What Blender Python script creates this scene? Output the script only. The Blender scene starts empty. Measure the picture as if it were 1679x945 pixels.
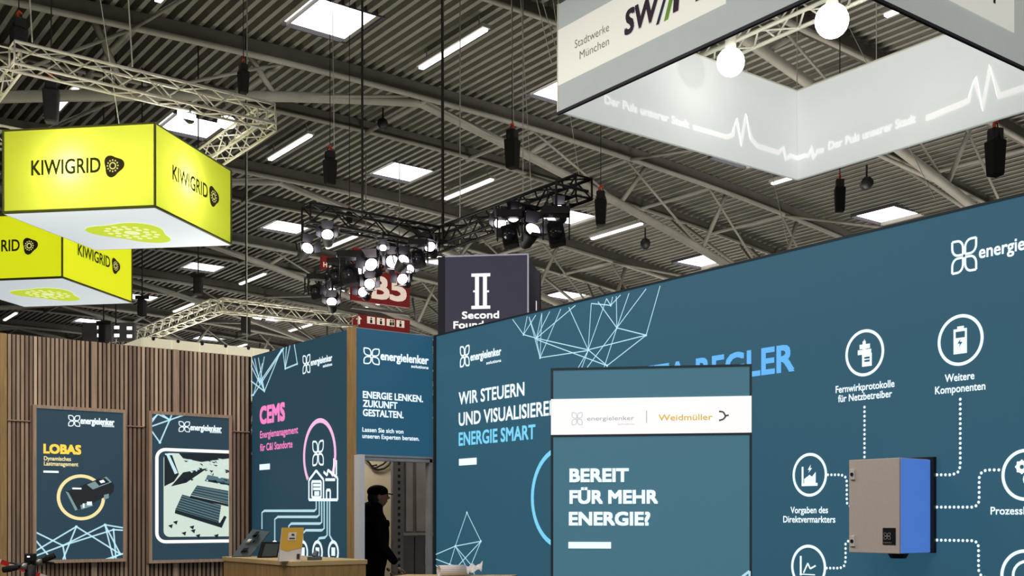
import bpy, math, random
from mathutils import Vector, Matrix
random.seed(7)
S = bpy.context.scene
COL = S.collection
# ------------------------------------------------------------------ camera
EYE = Vector((0, 0, 1.55)); YAW = math.radians(38.6); FPX = 1840.0; CX = 940.0; CY = 850.0
cam = bpy.data.cameras.new('camera'); camo = bpy.data.objects.new('camera', cam); COL.objects.link(camo)
camo.location = EYE; camo.rotation_euler = (math.pi/2, 0, -YAW)
cam.sensor_width = 36; cam.lens = 36*FPX/1679
cam.shift_x = -(CX-839.5)/1679; cam.shift_y = (CY-472.5)/1679
cam.clip_start = 0.1; cam.clip_end = 400
S.camera = camo
# ------------------------------------------------------------------ world, exposure
w = bpy.data.worlds.new('world'); S.world = w; w.use_nodes = True
w.node_tree.nodes['Background'].inputs[0].default_value = (1.0, 0.95, 0.85, 1)
w.node_tree.nodes['Background'].inputs[1].default_value = 0.6
S.view_settings.view_transform = 'Standard'; S.view_settings.look = 'None'
S.view_settings.exposure = 0.0; S.view_settings.gamma = 1.0
# ------------------------------------------------------------------ added fill lights, unseen, brightening roof, trusses and stand
def area(name, loc, size, energy, color, rot=(0, 0, 0), sy=None):
    l = bpy.data.lights.new(name, 'AREA'); l.energy = energy; l.color = color; l.size = size
    if sy: l.shape = 'RECTANGLE'; l.size_y = sy
    o = bpy.data.objects.new(name, l); o.location = loc; o.rotation_euler = rot; COL.objects.link(o); return o
for i, (x, y) in enumerate([(22, 20), (36, 16), (24, 42), (40, 38), (26, 64), (44, 62), (30, 90)]):
    area('added_roof_fill', (x, y, 3.0), 5, 1400, (1.0, 0.95, 0.86), (math.pi, math.radians(28), 0))  # unseen upward fills added to light the roof ribs
area('added_front_fill', (-2.5, 2.0, 9.0), 5, 640, (1.0, 0.94, 0.86), (0, math.radians(-25), 0))  # unseen fill added behind the camera to light the stand walls
area('added_stand_fill', (3.0, 9.0, 6.6), 2.5, 170, (1.0, 0.93, 0.84))  # unseen fill added above the stand
area('added_truss_fill', (11.5, 28.5, 3.6), 3, 420, (1.0, 0.93, 0.80), (math.pi, 0, 0))  # this and the next two: unseen fills added to brighten the trusses
area('added_truss_fill', (8.6, 18.5, 3.6), 2, 170, (1.0, 0.93, 0.80), (math.pi, math.radians(20), 0))
area('added_truss_fill', (2.2, 15.2, 3.7), 2, 130, (1.0, 0.93, 0.80), (math.pi, 0, 0))
# ------------------------------------------------------------------ helpers
FW = Vector((math.sin(YAW), math.cos(YAW), 0)); RT = Vector((math.cos(YAW), -math.sin(YAW), 0)); UP = Vector((0, 0, 1))
def ray(px, py): return FW + RT*((px-CX)/FPX) + UP*((CY-py)/FPX)
def atD(px, py, D): return EYE + ray(px, py)*D
def atX(px, py, X): r = ray(px, py); return EYE + r*(X/r.x)
def atY(px, py, Y): r = ray(px, py); return EYE + r*(Y/r.y)
def atZ(px, py, Z): r = ray(px, py); return EYE + r*((Z-EYE.z)/r.z)

def sr(r, g, b):
    f = lambda c: (c/255/12.92) if c/255 <= 0.04045 else ((c/255+0.055)/1.055)**2.4
    return (f(r), f(g), f(b), 1)
MATS = {}
def mat(name, col, rough=0.6, metal=0.0, emit=None, es=0.0, var=0.12, scale=6.0, bump=0.0, stretch=None, transl=0.0, wood=False):
    if name in MATS: return MATS[name]
    m = bpy.data.materials.new(name); m.use_nodes = True; nt = m.node_tree; N = nt.nodes; L = nt.links
    p = N['Principled BSDF']; p.inputs['Roughness'].default_value = rough; p.inputs['Metallic'].default_value = metal
    tc = N.new('ShaderNodeTexCoord'); mp = N.new('ShaderNodeMapping'); L.new(tc.outputs['Object'], mp.inputs[0])
    if stretch: mp.inputs['Scale'].default_value = stretch
    nz = N.new('ShaderNodeTexNoise'); nz.inputs['Scale'].default_value = scale; nz.inputs['Detail'].default_value = 4
    L.new(mp.outputs[0], nz.inputs['Vector'])
    cr = N.new('ShaderNodeValToRGB')
    c = col
    cr.color_ramp.elements[0].position = 0.3; cr.color_ramp.elements[1].position = 0.7
    cr.color_ramp.elements[0].color = (c[0]*(1-var), c[1]*(1-var), c[2]*(1-var), 1)
    cr.color_ramp.elements[1].color = (min(1, c[0]*(1+var)), min(1, c[1]*(1+var)), min(1, c[2]*(1+var)), 1)
    L.new(nz.outputs['Fac'], cr.inputs[0]); L.new(cr.outputs[0], p.inputs['Base Color'])
    if bump:
        b = N.new('ShaderNodeBump'); b.inputs['Strength'].default_value = bump; b.inputs['Distance'].default_value = 0.01
        L.new(nz.outputs['Fac'], b.inputs['Height']); L.new(b.outputs[0], p.inputs['Normal'])
    if emit:
        p.inputs['Emission Color'].default_value = emit; p.inputs['Emission Strength'].default_value = es
    if transl:
        t = N.new('ShaderNodeBsdfTranslucent'); L.new(cr.outputs[0], t.inputs[0])
        mx = N.new('ShaderNodeMixShader'); mx.inputs[0].default_value = transl
        L.new(p.outputs[0], mx.inputs[1]); L.new(t.outputs[0], mx.inputs[2]); L.new(mx.outputs[0], N['Material Output'].inputs[0])
    MATS[name] = m; return m
def glow(name, c, es=1.0):
    """backlit print: the ink colour shines"""
    return mat(name, (c[0]*0.5, c[1]*0.5, c[2]*0.5, 1), 0.6, emit=c, es=es, var=0.02)

class MB:
    def __init__(s): s.v = []; s.f = []
    def poly(s, pts):
        b = len(s.v); s.v += [Vector(p) for p in pts]; s.f.append(tuple(range(b, b+len(pts)))); return s
    def box(s, lo, hi):
        x0, y0, z0 = lo; x1, y1, z1 = hi
        return s.hexa([(x0,y0,z0),(x1,y0,z0),(x1,y1,z0),(x0,y1,z0)], [(x0,y0,z1),(x1,y0,z1),(x1,y1,z1),(x0,y1,z1)])
    def hexa(s, a, b):
        n = len(a); k = len(s.v); s.v += [Vector(p) for p in a] + [Vector(p) for p in b]
        s.f.append(tuple(k+i for i in reversed(range(n)))); s.f.append(tuple(k+n+i for i in range(n)))
        for i in range(n): j = (i+1) % n; s.f.append((k+i, k+j, k+n+j, k+n+i))
        return s
    def obox(s, c, u, v, w_):
        """oriented box: centre, three half-axis vectors"""
        c, u, v, w_ = map(Vector, (c, u, v, w_))
        return s.hexa([c-u-v-w_, c+u-v-w_, c+u+v-w_, c-u+v-w_], [c-u-v+w_, c+u-v+w_, c+u+v+w_, c-u+v+w_])
    def tube(s, p, q, r, n=8, r2=None):
        p, q = Vector(p), Vector(q); d = (q-p)
        if d.length < 1e-6: return s
        d.normalize(); a = d.orthogonal().normalized(); b = d.cross(a); r2 = r if r2 is None else r2
        A = [p+(a*math.cos(2*math.pi*i/n)+b*math.sin(2*math.pi*i/n))*r for i in range(n)]
        B = [q+(a*math.cos(2*math.pi*i/n)+b*math.sin(2*math.pi*i/n))*r2 for i in range(n)]
        return s.hexa(A, B)
    def path(s, pts, r, n=8):
        """one continuous pipe through the points"""
        pts = [Vector(p) for p in pts]; k = len(s.v); m = len(pts)
        ref = None
        for i, p in enumerate(pts):
            d = (pts[min(i+1, m-1)]-pts[max(i-1, 0)]).normalized()
            if ref is None: ref = d.orthogonal().normalized()
            a = (ref - d*ref.dot(d)).normalized(); b = d.cross(a); ref = a
            rr = r[i] if isinstance(r, (list, tuple)) else r
            s.v += [p+(a*math.cos(2*math.pi*j/n)+b*math.sin(2*math.pi*j/n))*rr for j in range(n)]
        for i in range(m-1):
            for j in range(n):
                j2 = (j+1) % n; s.f.append((k+i*n+j, k+i*n+j2, k+(i+1)*n+j2, k+(i+1)*n+j))
        s.f.append(tuple(k+j for j in reversed(range(n)))); s.f.append(tuple(k+(m-1)*n+j for j in range(n)))
        return s
    def sphere(s, c, r, nu=14, nv=9, sq=(1, 1, 1)):
        c = Vector(c); k = len(s.v)
        for i in range(1, nv):
            th = math.pi*i/nv
            for j in range(nu):
                ph = 2*math.pi*j/nu
                s.v.append(c+Vector((r*sq[0]*math.sin(th)*math.cos(ph), r*sq[1]*math.sin(th)*math.sin(ph), r*sq[2]*math.cos(th))))
        t = len(s.v); s.v += [c+Vector((0, 0, r*sq[2])), c-Vector((0, 0, r*sq[2]))]
        for i in range(nv-2):
            for j in range(nu):
                j2 = (j+1) % nu; s.f.append((k+i*nu+j, k+(i+1)*nu+j, k+(i+1)*nu+j2, k+i*nu+j2))
        for j in range(nu):
            j2 = (j+1) % nu; s.f.append((t, k+j, k+j2)); s.f.append((t+1, k+(nv-2)*nu+j2, k+(nv-2)*nu+j))
        return s

def root_loc(p):
    while p is not None and p.parent is not None: p = p.parent
    return Vector(p.location) if p is not None else Vector((0, 0, 0))
def obj(name, mb, m, parent=None, smooth=False, at=None, label=None, kind=None):
    off = root_loc(parent) if parent is not None else (Vector(at) if at is not None else Vector((0, 0, 0)))
    me = bpy.data.meshes.new(name); me.from_pydata([v-off for v in mb.v], [], mb.f); me.update()
    me.materials.append(m)
    if smooth: me.polygons.foreach_set('use_smooth', [True]*len(me.polygons))
    o = bpy.data.objects.new(name, me); COL.objects.link(o)
    if parent is not None: o.parent = parent
    elif at is not None: o.location = off
    if label: o['label'] = label
    if kind: o['kind'] = kind
    return o
def tag(o, label=None, cat=None, group=None, kind=None):
    if label: o['label'] = label
    if cat: o['category'] = cat
    if group: o['group'] = group
    if kind: o['kind'] = kind
    return o
def thing(name, label, cat, loc=(0, 0, 0), group=None, kind=None):
    o = bpy.data.objects.new(name, None); o.empty_display_size = 0.2; COL.objects.link(o); o.location = loc
    return tag(o, label, cat, group, kind)
def struct(name, loc=(0, 0, 0)):
    return thing(name, None, None, loc, kind='structure')
def bevel(o, wd=0.01, seg=2):
    b = o.modifiers.new('bevel', 'BEVEL'); b.width = wd; b.segments = seg; b.limit_method = 'ANGLE'; return o
def dup(r, loc=None, rot=None, label=None, group=None):
    c = r.copy(); COL.objects.link(c)
    if loc is not None: c.location = loc
    if rot is not None: c.rotation_euler = rot
    if label: c['label'] = label
    if group: c['group'] = group
    for ch in list(r.children):
        d = ch.copy(); COL.objects.link(d); d.parent = c
        for g in list(ch.children):
            e = g.copy(); COL.objects.link(e); e.parent = d
    return c

# ------------------------------------------------------------------ flat graphics on panels
TEXT = {}
def text_mesh(s, off):
    k = (s, off)
    if k not in TEXT:
        cu = bpy.data.curves.new('lettering', 'FONT'); cu.body = s; cu.size = 1; cu.offset = off; cu.resolution_u = 3
        o = bpy.data.objects.new('lettering', cu); me = bpy.data.meshes.new_from_object(o)
        TEXT[k] = ([v.co.copy() for v in me.vertices], [tuple(p.vertices) for p in me.polygons])
        bpy.data.objects.remove(o); bpy.data.curves.remove(cu); bpy.data.meshes.remove(me)
    return TEXT[k]
class Plane:
    def __init__(s, o, u, n, v=UP): s.o, s.u, s.n, s.v = Vector(o), Vector(u).normalized(), Vector(n).normalized(), Vector(v).normalized()
    def uv(s, px, py):
        r = ray(px, py); t = (s.o-EYE).dot(s.n)/r.dot(s.n); p = EYE+r*t-s.o; return p.dot(s.u), p.dot(s.v)
    def t(s, px, py): return (s.o-EYE).dot(s.n)/ray(px, py).dot(s.n)
    def pt(s, u, v, d=0.0): return s.o+s.u*u+s.v*v+s.n*d
    def P(s, px, py, d=0.0): return s.pt(*s.uv(px, py), d)
class Art:
    """one printed mark on a plane, lifted a few millimetres off the fabric"""
    def __init__(s, pl, d=0.004): s.pl = pl; s.d = d; s.m = MB()
    def polyuv(s, pts):
        s.m.poly([s.pl.pt(u, v, s.d) for u, v in pts]); return s
    def poly(s, *pp): return s.polyuv([s.pl.uv(*p) for p in pp])
    def seguv(s, a, b, w_):
        (x0, y0), (x1, y1) = a, b; dx, dy = x1-x0, y1-y0; l = math.hypot(dx, dy) or 1; nx, ny = -dy/l*w_/2, dx/l*w_/2
        return s.polyuv([(x0-nx, y0-ny), (x1-nx, y1-ny), (x1+nx, y1+ny), (x0+nx, y0+ny)])
    def seg(s, p, q, w_): return s.seguv(s.pl.uv(*p), s.pl.uv(*q), w_)
    def rect(s, x0, y0, x1, y1):
        a = s.pl.uv(x0, y0); b = s.pl.uv(x1, y1); return s.polyuv([(a[0], b[1]), (b[0], b[1]), (b[0], a[1]), (a[0], a[1])])
    def rectuv(s, u0, v0, u1, v1): return s.polyuv([(u0, v0), (u1, v0), (u1, v1), (u0, v1)])
    def loopuv(s, pts, w_, closed=True):
        n = len(pts)
        # mitred outline as quads sharing edges
        L, R = [], []
        for i in range(n):
            a = pts[(i-1) % n] if closed or i > 0 else pts[i]; b = pts[i]; c = pts[(i+1) % n] if closed or i < n-1 else pts[i]
            dx, dy = c[0]-a[0], c[1]-a[1]; l = math.hypot(dx, dy) or 1; nx, ny = -dy/l*w_/2, dx/l*w_/2
            L.append((b[0]+nx, b[1]+ny)); R.append((b[0]-nx, b[1]-ny))
        for i in range(n if closed else n-1):
            j = (i+1) % n; s.polyuv([R[i], R[j], L[j], L[i]])
        return s
    def ring(s, cx, cy, rp, w_, a0=0, a1=360, n=48):
        u, v = s.pl.uv(cx, cy); r = rp*s.pl.t(cx, cy)/FPX
        full = (a1-a0) >= 360
        pts = [(u+r*math.cos(math.radians(a0+(a1-a0)*i/n)), v+r*math.sin(math.radians(a0+(a1-a0)*i/n))) for i in range(n if full else n+1)]
        return s.loopuv(pts, w_, full)
    def disc(s, cx, cy, rp, n=14):
        u, v = s.pl.uv(cx, cy); r = rp*s.pl.t(cx, cy)/FPX
        return s.polyuv([(u+r*math.cos(2*math.pi*i/n), v+r*math.sin(2*math.pi*i/n)) for i in range(n)])
    def dots(s, pts, step, r):
        uv = [s.pl.uv(*p) for p in pts]; left = 0.0
        for a, b in zip(uv, uv[1:]):
            l = math.hypot(b[0]-a[0], b[1]-a[1]); t = left
            while t < l:
                x, y = a[0]+(b[0]-a[0])*t/l, a[1]+(b[1]-a[1])*t/l
                s.polyuv([(x+r*math.cos(math.pi*k/3), y+r*math.sin(math.pi*k/3)) for k in range(6)]); t += step
            left = t-l
        return s
    def net(s, edges, w_, nodes=(), nr=2.2):
        for a, b in edges: s.seg(a, b, w_)
        for p in nodes: s.disc(p[0], p[1], nr, 8)
        return s
    def text(s, st, x0, yb, x1, cap, off=0.012, shear=0.0):
        V, F = text_mesh(st, min(off, 0.0)); off = off*.9
        xs = [v.x for v in V]; w0, w1 = min(xs), max(xs)
        u0, v0 = s.pl.uv(x0, yb); u1 = s.pl.uv(x1, yb)[0]
        sx = (u1-u0)/(w1-w0); sy = cap*s.pl.t(x0, yb)/FPX/0.73
        k = abs(off)*sy*1.0
        sh = [(0, 0)] if off <= 0 else [(-k, -k), (k, -k), (-k, k), (k, k), (0, 0)]
        for q, (dx, dy) in enumerate(sh):
            b = len(s.m.v); s.m.v += [s.pl.pt(u0+(v.x-w0)*sx+v.y*sy*shear+dx, v0+v.y*sy+dy, s.d+q*.0002) for v in V]
            s.m.f += [tuple(b+i for i in f) for f in F]
        return s
    def petals(s, x0, y0, x1, y1, wk=0.1):
        a = s.pl.uv(x0, y0); b = s.pl.uv(x1, y1); H = abs(a[1]-b[1]); W = abs(b[0]-a[0]); cu, cv = (a[0]+b[0])/2, (a[1]+b[1])/2
        g = 0.085; e = 1-wk*.5; c = 0.46
        for sx, sy in ((1, 1), (-1, 1), (-1, -1), (1, -1)):
            q = [(g, g)]+[(e-c+c*math.sin(math.pi/2*i/6), g+c-c*math.cos(math.pi/2*i/6)) for i in range(7)]+[(e, e)]
            q += [(g+c-c*math.sin(math.pi/2*i/6), e-c+c*math.cos(math.pi/2*i/6)) for i in range(7)]
            q = [(cu+sx*x*W/2, cv+sy*y*H/2) for x, y in q]
            for i in range(len(q)): s.seguv(q[i], q[(i+1) % len(q)], H*wk*.85)
        return s
    def make(s, name, m, parent, label=None): return obj(name, s.m, m, parent, label=label)

# ------------------------------------------------------------------ materials
M_deck = mat('roof_steel', sr(126, 123, 114), 0.8, var=0.12, scale=1.5)
M_steel = mat('grey_painted_steel', sr(140, 137, 127), 0.6, var=0.12, scale=2)
M_beam = mat('roof_beam_steel', sr(96, 92, 84), 0.7, var=0.12, scale=2)
M_alu = mat('aluminium', sr(236, 234, 218), 0.45, 0.1, var=0.05)
M_black = mat('black_metal', sr(24, 24, 26), 0.55, 0.2, var=0.2)
M_blackcloth = mat('black_cloth', sr(20, 20, 23), 0.95, var=0.25, scale=20)
M_cable = mat('steel_cable', sr(190, 188, 178), 0.5, 0.3)
M_sky = mat('skylight_glass', (0.9, 0.9, 0.9, 1), 0.4, emit=(1.0, 0.97, 1.0, 1), es=3.2, var=0.02)
M_tube = mat('fluorescent_glass', (0.9, 0.9, 0.9, 1), 0.4, emit=(1.0, 0.95, 0.98, 1), es=4.0, var=0.02)
M_curb = mat('skylight_curb', sr(60, 58, 62), 0.8)
M_floor = mat('hall_floor', sr(84, 82, 80), 0.8, var=0.1, scale=1.0)
M_hall = mat('hall_wall_paint', sr(86, 84, 78), 0.8)
M_orange = mat('orange_hook', sr(215, 80, 40), 0.5)
WHITE_INK = glow('white_backlit_ink', sr(232, 246, 252), 0.92)
LINE_INK = glow('pale_line_ink', sr(176, 214, 228), 0.9)

# ================================================================== HALL SHELL
APEX = 17.5
def roof_z(x): return EYE.z + 13.0 - 0.0029*(x-APEX)**2
def low_z(x):
    a = abs(x-APEX); return EYE.z + 12.55 - (0.18*a+0.0035*a*a)
mb = MB(); mb.box((-20, -22, -0.2), (56, 118, 0))
tag(obj('floor', mb, M_floor), kind='structure')
for nm, lo, hi in (('wall_far', (-20, 114, 0), (56, 114.4, 15)), ('wall_right', (52.4, -22, 0), (52.8, 118, 14)), ('wall_left', (-17.2, -22, 0), (-16.8, 118, 14))):
    tag(obj(nm, MB().box(lo, hi), M_hall), kind='structure')

ceiling = struct('ceiling', (APEX, 45, roof_z(APEX)))
PER = 0.318; COLS = [13.3+7.95*k for k in range(-3, 5)]; ROWS = [26.75+10.2*k for k in range(-4, 9)]
SKX, SKY = 1.65, 2.0
def deck_profile(x):
    z = roof_z(x); d = 0.25
    return [(x, z), (x+0.125, z), (x+0.140, z+d), (x+PER-0.02, z+d), (x+PER, z)]
decks = {}
for ci, xc in enumerate(COLS):
    m_ = MB(); n = 25; x0 = xc-n*PER/2
    for i in range(n):
        x = x0+i*PER; pr = deck_profile(x)
        spans = [(-5.1, 5.1)] if abs(x+PER/2-xc) > SKX/2 else [(-5.1, -SKY/2), (SKY/2, 5.1)]
        for ya, yb in spans:
            for a, b in zip(pr, pr[1:]):
                m_.poly([(a[0], ya, a[1]), (b[0], ya, b[1]), (b[0], yb, b[1]), (a[0], yb, a[1])])
    me = bpy.data.meshes.new('roof_panel'); me.from_pydata([v-Vector((APEX, 0, roof_z(APEX))) for v in m_.v], [], m_.f); me.materials.append(M_deck)
    decks[ci] = me
    for yr in ROWS:
        o = bpy.data.objects.new('roof_panel', me); COL.objects.link(o); o.parent = ceiling; o.location = (0, yr-45, 0)
# skylights
wn = 0
for xc in COLS:
    for yr in ROWS:
        if yr > 105 or yr < 12: continue
        wn += 1; z = roof_z(xc)
        r = struct('window_%d' % wn, (xc, yr, z))
        hx, hy = SKX/2+0.12, SKY/2
        c = MB()
        for lo, hi in (((-hx-.04, -hy-.04, -.0), (-hx, hy+.04, .5)), ((hx, -hy-.04, -.02), (hx+.04, hy+.04, .5)), ((-hx, -hy-.04, -.02), (hx, -hy, .5)), ((-hx, hy, -.02), (hx, hy+.04, .5))):
            c.box([xc+lo[0], yr+lo[1], z+lo[2]], [xc+hi[0], yr+hi[1], z+hi[2]])
        obj('window_frame', c, M_curb, r)
        obj('pane', MB().box((xc-hx, yr-hy, z+.10), (xc+hx, yr+hy, z+.13)), M_sky, r)

# roof trusses
ORD = ['nearest', 'second nearest', 'third nearest', 'fourth nearest', 'fifth nearest', 'sixth nearest', 'seventh nearest', 'eighth nearest', 'farthest']
TY = [18.8+10.2*k for k in range(0, 9)]
for ti, ya in enumerate(TY):
    yb = ya+3.9
    t = thing('roof_truss', '%s grey steel roof truss of tubes spanning below the corrugated roof' % ORD[ti], 'roof truss', (APEX, ya, roof_z(APEX)))
    xs = [-14+2.25*i for i in range(29)]
    for yy, hb, nm in ((ya, 0.42, 'roof_beam'), (yb, 0.3, 'roof_beam')):
        b = MB()
        for a, c in zip(xs, xs[1:]):
            za, zc = roof_z(a)-0.01, roof_z(c)-0.01
            b.hexa([(a, yy-.03, za-hb), (a, yy+.03, za-hb), (a, yy+.03, za), (a, yy-.03, za)], [(c, yy-.03, zc-hb), (c, yy+.03, zc-hb), (c, yy+.03, zc), (c, yy-.03, zc)])
            b.hexa([(a, yy-.13, za-hb-.03), (a, yy+.13, za-hb-.03), (a, yy+.13, za-hb), (a, yy-.13, za-hb)], [(c, yy-.13, zc-hb-.03), (c, yy+.13, zc-hb-.03), (c, yy+.13, zc-hb), (c, yy-.13, zc-hb)])
        obj(nm, b, M_beam, t)
    obj('upper_chord', MB().path([(x, ya-.16, roof_z(x)-.5) for x in xs], .085, 8), M_steel, t, True)
    obj('upper_chord', MB().path([(x, yb-.16, roof_z(x)-.42) for x in xs], .065, 8), M_steel, t, True)
    ym = ya+0.35
    lx = [x for x in [APEX+2.0*i for i in range(-14, 15)]]
    obj('lower_chord', MB().path([(x, ym, low_z(x)) for x in lx], .145, 10), M_steel, t, True)
    for k in range(-6, 7):
        x = APEX+4.0*k-0.6*(k < 0)+(3.3-4.0)*0
        zt = roof_z(x)-.5
        obj('cross_tie', MB().tube((x, ya, zt), (x, yb, zt+.05), .075, 6), M_steel, t, True)
        if k == 0: continue
        zl = low_z(x)
        if zt-zl > 0.4:
            obj('strut', MB().tube((x, ym, zl), (x+.9*(1 if k > 0 else -1), ya, roof_z(x+.9)-.5), .085, 6), M_steel, t, True)
            if abs(k) > 1: obj('strut', MB().tube((x, ym, zl), (x-1.6, yb, roof_z(x-1.6)-.42), .075, 6), M_steel, t, True)
            if abs(k) > 1: obj('strut', MB().tube((x, ym, zl), (x+1.8, yb, roof_z(x+1.8)-.42), .06, 6), M_steel, t, True)
            obj('tie_rod', MB().tube((x, ym, zl), (x-4*(1 if k > 0 else -1), ya, roof_z(x-4*(1 if k > 0 else -1))-.5), .045, 6), M_steel, t, True)
            if abs(k) in (2, 4): obj('tie_rod', MB().tube((x, ym, zl), (x, yb+6.3, roof_z(x)-.5), .055, 6), M_steel, t, True)

# fluorescent tubes
ROWX = [8.95, 16.2, 23.4, 30.8, 38.0]; ROWN = ['leftmost row', 'second row from the left', 'third row from the left', 'fourth row from the left', 'rightmost row']
ONS = ['first', 'second', 'third', 'fourth', 'fifth', 'sixth', 'seventh', 'eighth']
proto = None
for ri, X in enumerate(ROWX):
    for si, Y in enumerate([15.3+10.2*k for k in range(8)]):
        lab = 'white fluorescent tube light, %s from the front in the %s' % (ONS[si], ROWN[ri])
        if si == 0 and ri < 2: continue
        loc = (X, Y, roof_z(X)-.42)
        if proto is None:
            proto = thing('fluorescent_light', lab, 'ceiling light', loc, 'fluorescent lights under the roof')
            X0, Y0, Z0 = loc
            obj('lamp_tube', MB().box((X0-.07, Y0-1.6, Z0-.06), (X0+.07, Y0+1.6, Z0)), M_tube, proto)
            obj('housing', MB().box((X0-.13, Y0-1.65, Z0), (X0+.13, Y0+1.65, Z0+.09)), M_steel, proto)
            for dy in (-1.3, 1.3): obj('hanger', MB().tube((X0, Y0+dy, Z0+.08), (X0, Y0+dy, Z0+.42), .015, 5), M_steel, proto)
        else: dup(proto, loc, None, lab)

# ================================================================== STAND WALLS
WX = 6.347; WH = 3.50
TEAL = glow('teal_backlit_fabric', sr(43, 86, 106), .84)
TEAL_D = glow('dark_teal_backlit_fabric', sr(30, 62, 78), .9)
TEAL_M = glow('blue_teal_backlit_fabric', sr(32, 78, 104), .92)
M_prof = mat('dark_profile', sr(45, 55, 62), 0.5, 0.4)
M_oak = mat('oak_wood', sr(176, 142, 92), 0.55, var=0.18, scale=5, stretch=(8, 8, 0.7), bump=.1)
M_oakside = M_oak
M_slat = mat('slat_wood', sr(186, 160, 138), 0.6, var=0.2, scale=5, stretch=(10, 10, 0.6), bump=.1)
M_slat2 = mat('pale_slat_wood', sr(226, 200, 172), 0.6, var=0.15, scale=5, stretch=(10, 10, 0.6))
M_slat3 = mat('dark_slat_wood', sr(150, 126, 108), 0.6, var=0.2, scale=5, stretch=(10, 10, 0.6))
M_felt = mat('dark_felt', sr(34, 24, 22), 0.95)

# raised stand floor
tag(obj('floor_stand', MB().box((2.0, 6.0, 0), (6.6, 13.3, 0.1)), mat('stand_carpet', sr(95, 92, 90), 0.95)), kind='structure')

# ---- long right-hand wall
ORG = Vector((WX, 10.34, 0))
wall = thing('backlit_wall', 'long teal backlit fabric wall with white icons, dotted lines and blue heading', 'wall', ORG)
Yn = 2.6
obj('fabric', MB().box((WX, Yn, .1), (WX+.02, 10.34, WH)), TEAL, wall)
obj('frame', MB().box((WX+.02, Yn, 0), (WX+.14, 10.36, WH+.012)).box((WX-.006, Yn, WH-.004), (WX+.02, 10.34, WH+.012)), M_prof, wall)
obj('corner_trim', MB().box((WX-.02, 10.30, .1), (WX, 10.33, WH)), M_prof, wall)
PR = Plane(ORG, (0, -1, 0), (-1, 0, 0))
A = lambda: Art(PR)
A().petals(1561, 397, 1602, 443, .085).make('logo', WHITE_INK, wall)
A().text('energielenker', 1606, 424, 1752, 22, .02).make('lettering', WHITE_INK, wall)
A().petals(755, 569, 770, 600, .09).make('logo', WHITE_INK, wall)
A().text('energielenker', 772, 592, 822, 13, .03).text('solutions', 798, 598, 822, 5, .03).make('lettering', WHITE_INK, wall)
A().text('WIR STEUERN', 753, 664, 860, 21, .02).text('UND VISUALISIEREN', 753, 698.5, 915, 22, .02).make('lettering', WHITE_INK, wall)
CY_INK = glow('cyan_backlit_ink', sr(120, 205, 240), 0.9)
BL_INK = glow('light_blue_backlit_ink', sr(95, 172, 235), 0.95)
A().text('ENERGIE SMART', 753, 731, 878, 22, .025).make('lettering', CY_INK, wall, 'light blue lettering')
A().rect(753, 753, 782, 762).make('dash_mark', WHITE_INK, wall)
A().text('EZA-REGLER', 1055, 640, 1302, 39, .032).make('lettering', BL_INK, wall, 'large light blue heading lettering')
E = [((859,549),(841,524)),((859,549),(865,519)),((859,549),(880,555)),((880,555),(868,520)),((880,555),(889,514)),((880,555),(902,511)),((859,549),(879,517)),
     ((880,555),(944,501)),((880,555),(965,574)),((880,557),(996,600)),((880,555),(886,587)),((886,587),(868,520)),((886,587),(920,507)),((886,587),(966,575)),((886,587),(889,514)),
     ((965,574),(933,504)),((965,574),(970,498)),((965,574),(995,490)),((965,574),(1060,550)),((965,574),(996,600)),((970,498),(1002,501)),((1002,501),(995,490)),((1002,501),(1005,487)),((1002,501),(1018,484)),
     ((1012,538),(981,495)),((1012,538),(1011,486)),((1012,538),(1032,481)),((1012,538),(1060,474)),((1012,538),(1060,550)),((1012,538),(958,610)),((1012,538),(990,606)),((1060,550),(1083,469)),((1060,550),(996,600)),((965,575),(945,610)),((965,575),(952,610))]
A().net(E, .009, [(859,549),(880,555),(886,587),(965,574),(996,600),(1060,550),(1012,538),(1002,501)]).make('line_pattern', LINE_INK, wall)
E = [((766,841),(747,896)),((766,841),(789,888)),((747,896),(789,888)),((747,896),(712,911)),((747,896),(738,926)),((747,896),(773,927)),((747,896),(767,934)),((789,888),(773,927)),((789,888),(748,932)),
     ((712,916),(738,926)),((738,926),(756,931)),((712,923),(724,938)),((738,926),(736,960)),((773,927),(790,975)),((756,931),(700,990))]
A().net(E, .010, [(766,841),(747,896),(789,888),(738,926),(773,927)]).make('line_pattern', LINE_INK, wall)
A().ring(921, 816, 80, .045).make('circle_mark', CY_INK, wall)
CIRC = [(1418, 579, 36), (1575, 558, 39.5), (1328, 779, 33.5), (1326, 930, 34), (1682, 779, 40), (1682, 946, 42)]
for c in CIRC: A().ring(c[0], c[1], c[2], .021).make('icon_ring', WHITE_INK, wall)
a = A(); a.rect(1415, 560, 1420, 600); a.poly((1413, 572), (1418, 556), (1422, 572)); a.rect(1410, 566, 1427, 571); a.rect(1407, 575, 1429, 580); a.rect(1414, 581, 1430, 600); a.make('pylon_icon', WHITE_INK, wall)
A2 = lambda: Art(PR, .007)
A2().rect(1418, 586, 1427, 588).rect(1418, 591, 1427, 593).make('icon_detail', TEAL, wall)
a = A(); a.rect(1564, 541, 1586, 579); a.rect(1570, 536, 1581, 541); a.make('battery_icon', WHITE_INK, wall)
a = A2(); a.rect(1568, 545, 1583, 553); a.poly((1576, 556), (1571, 564), (1575, 564), (1573, 570), (1579, 561), (1575, 561)); a.make('icon_detail', TEAL, wall)
a = A(); a.rect(1315, 766, 1318, 796); a.rect(1315, 793, 1341, 797); a.poly((1319, 786), (1328, 779), (1332, 782), (1338, 774), (1338, 794), (1319, 794)); a.poly((1330, 762), (1325, 771), (1328, 771), (1326, 776), (1332, 768), (1329, 768)); a.make('chart_icon', WHITE_INK, wall)
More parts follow.
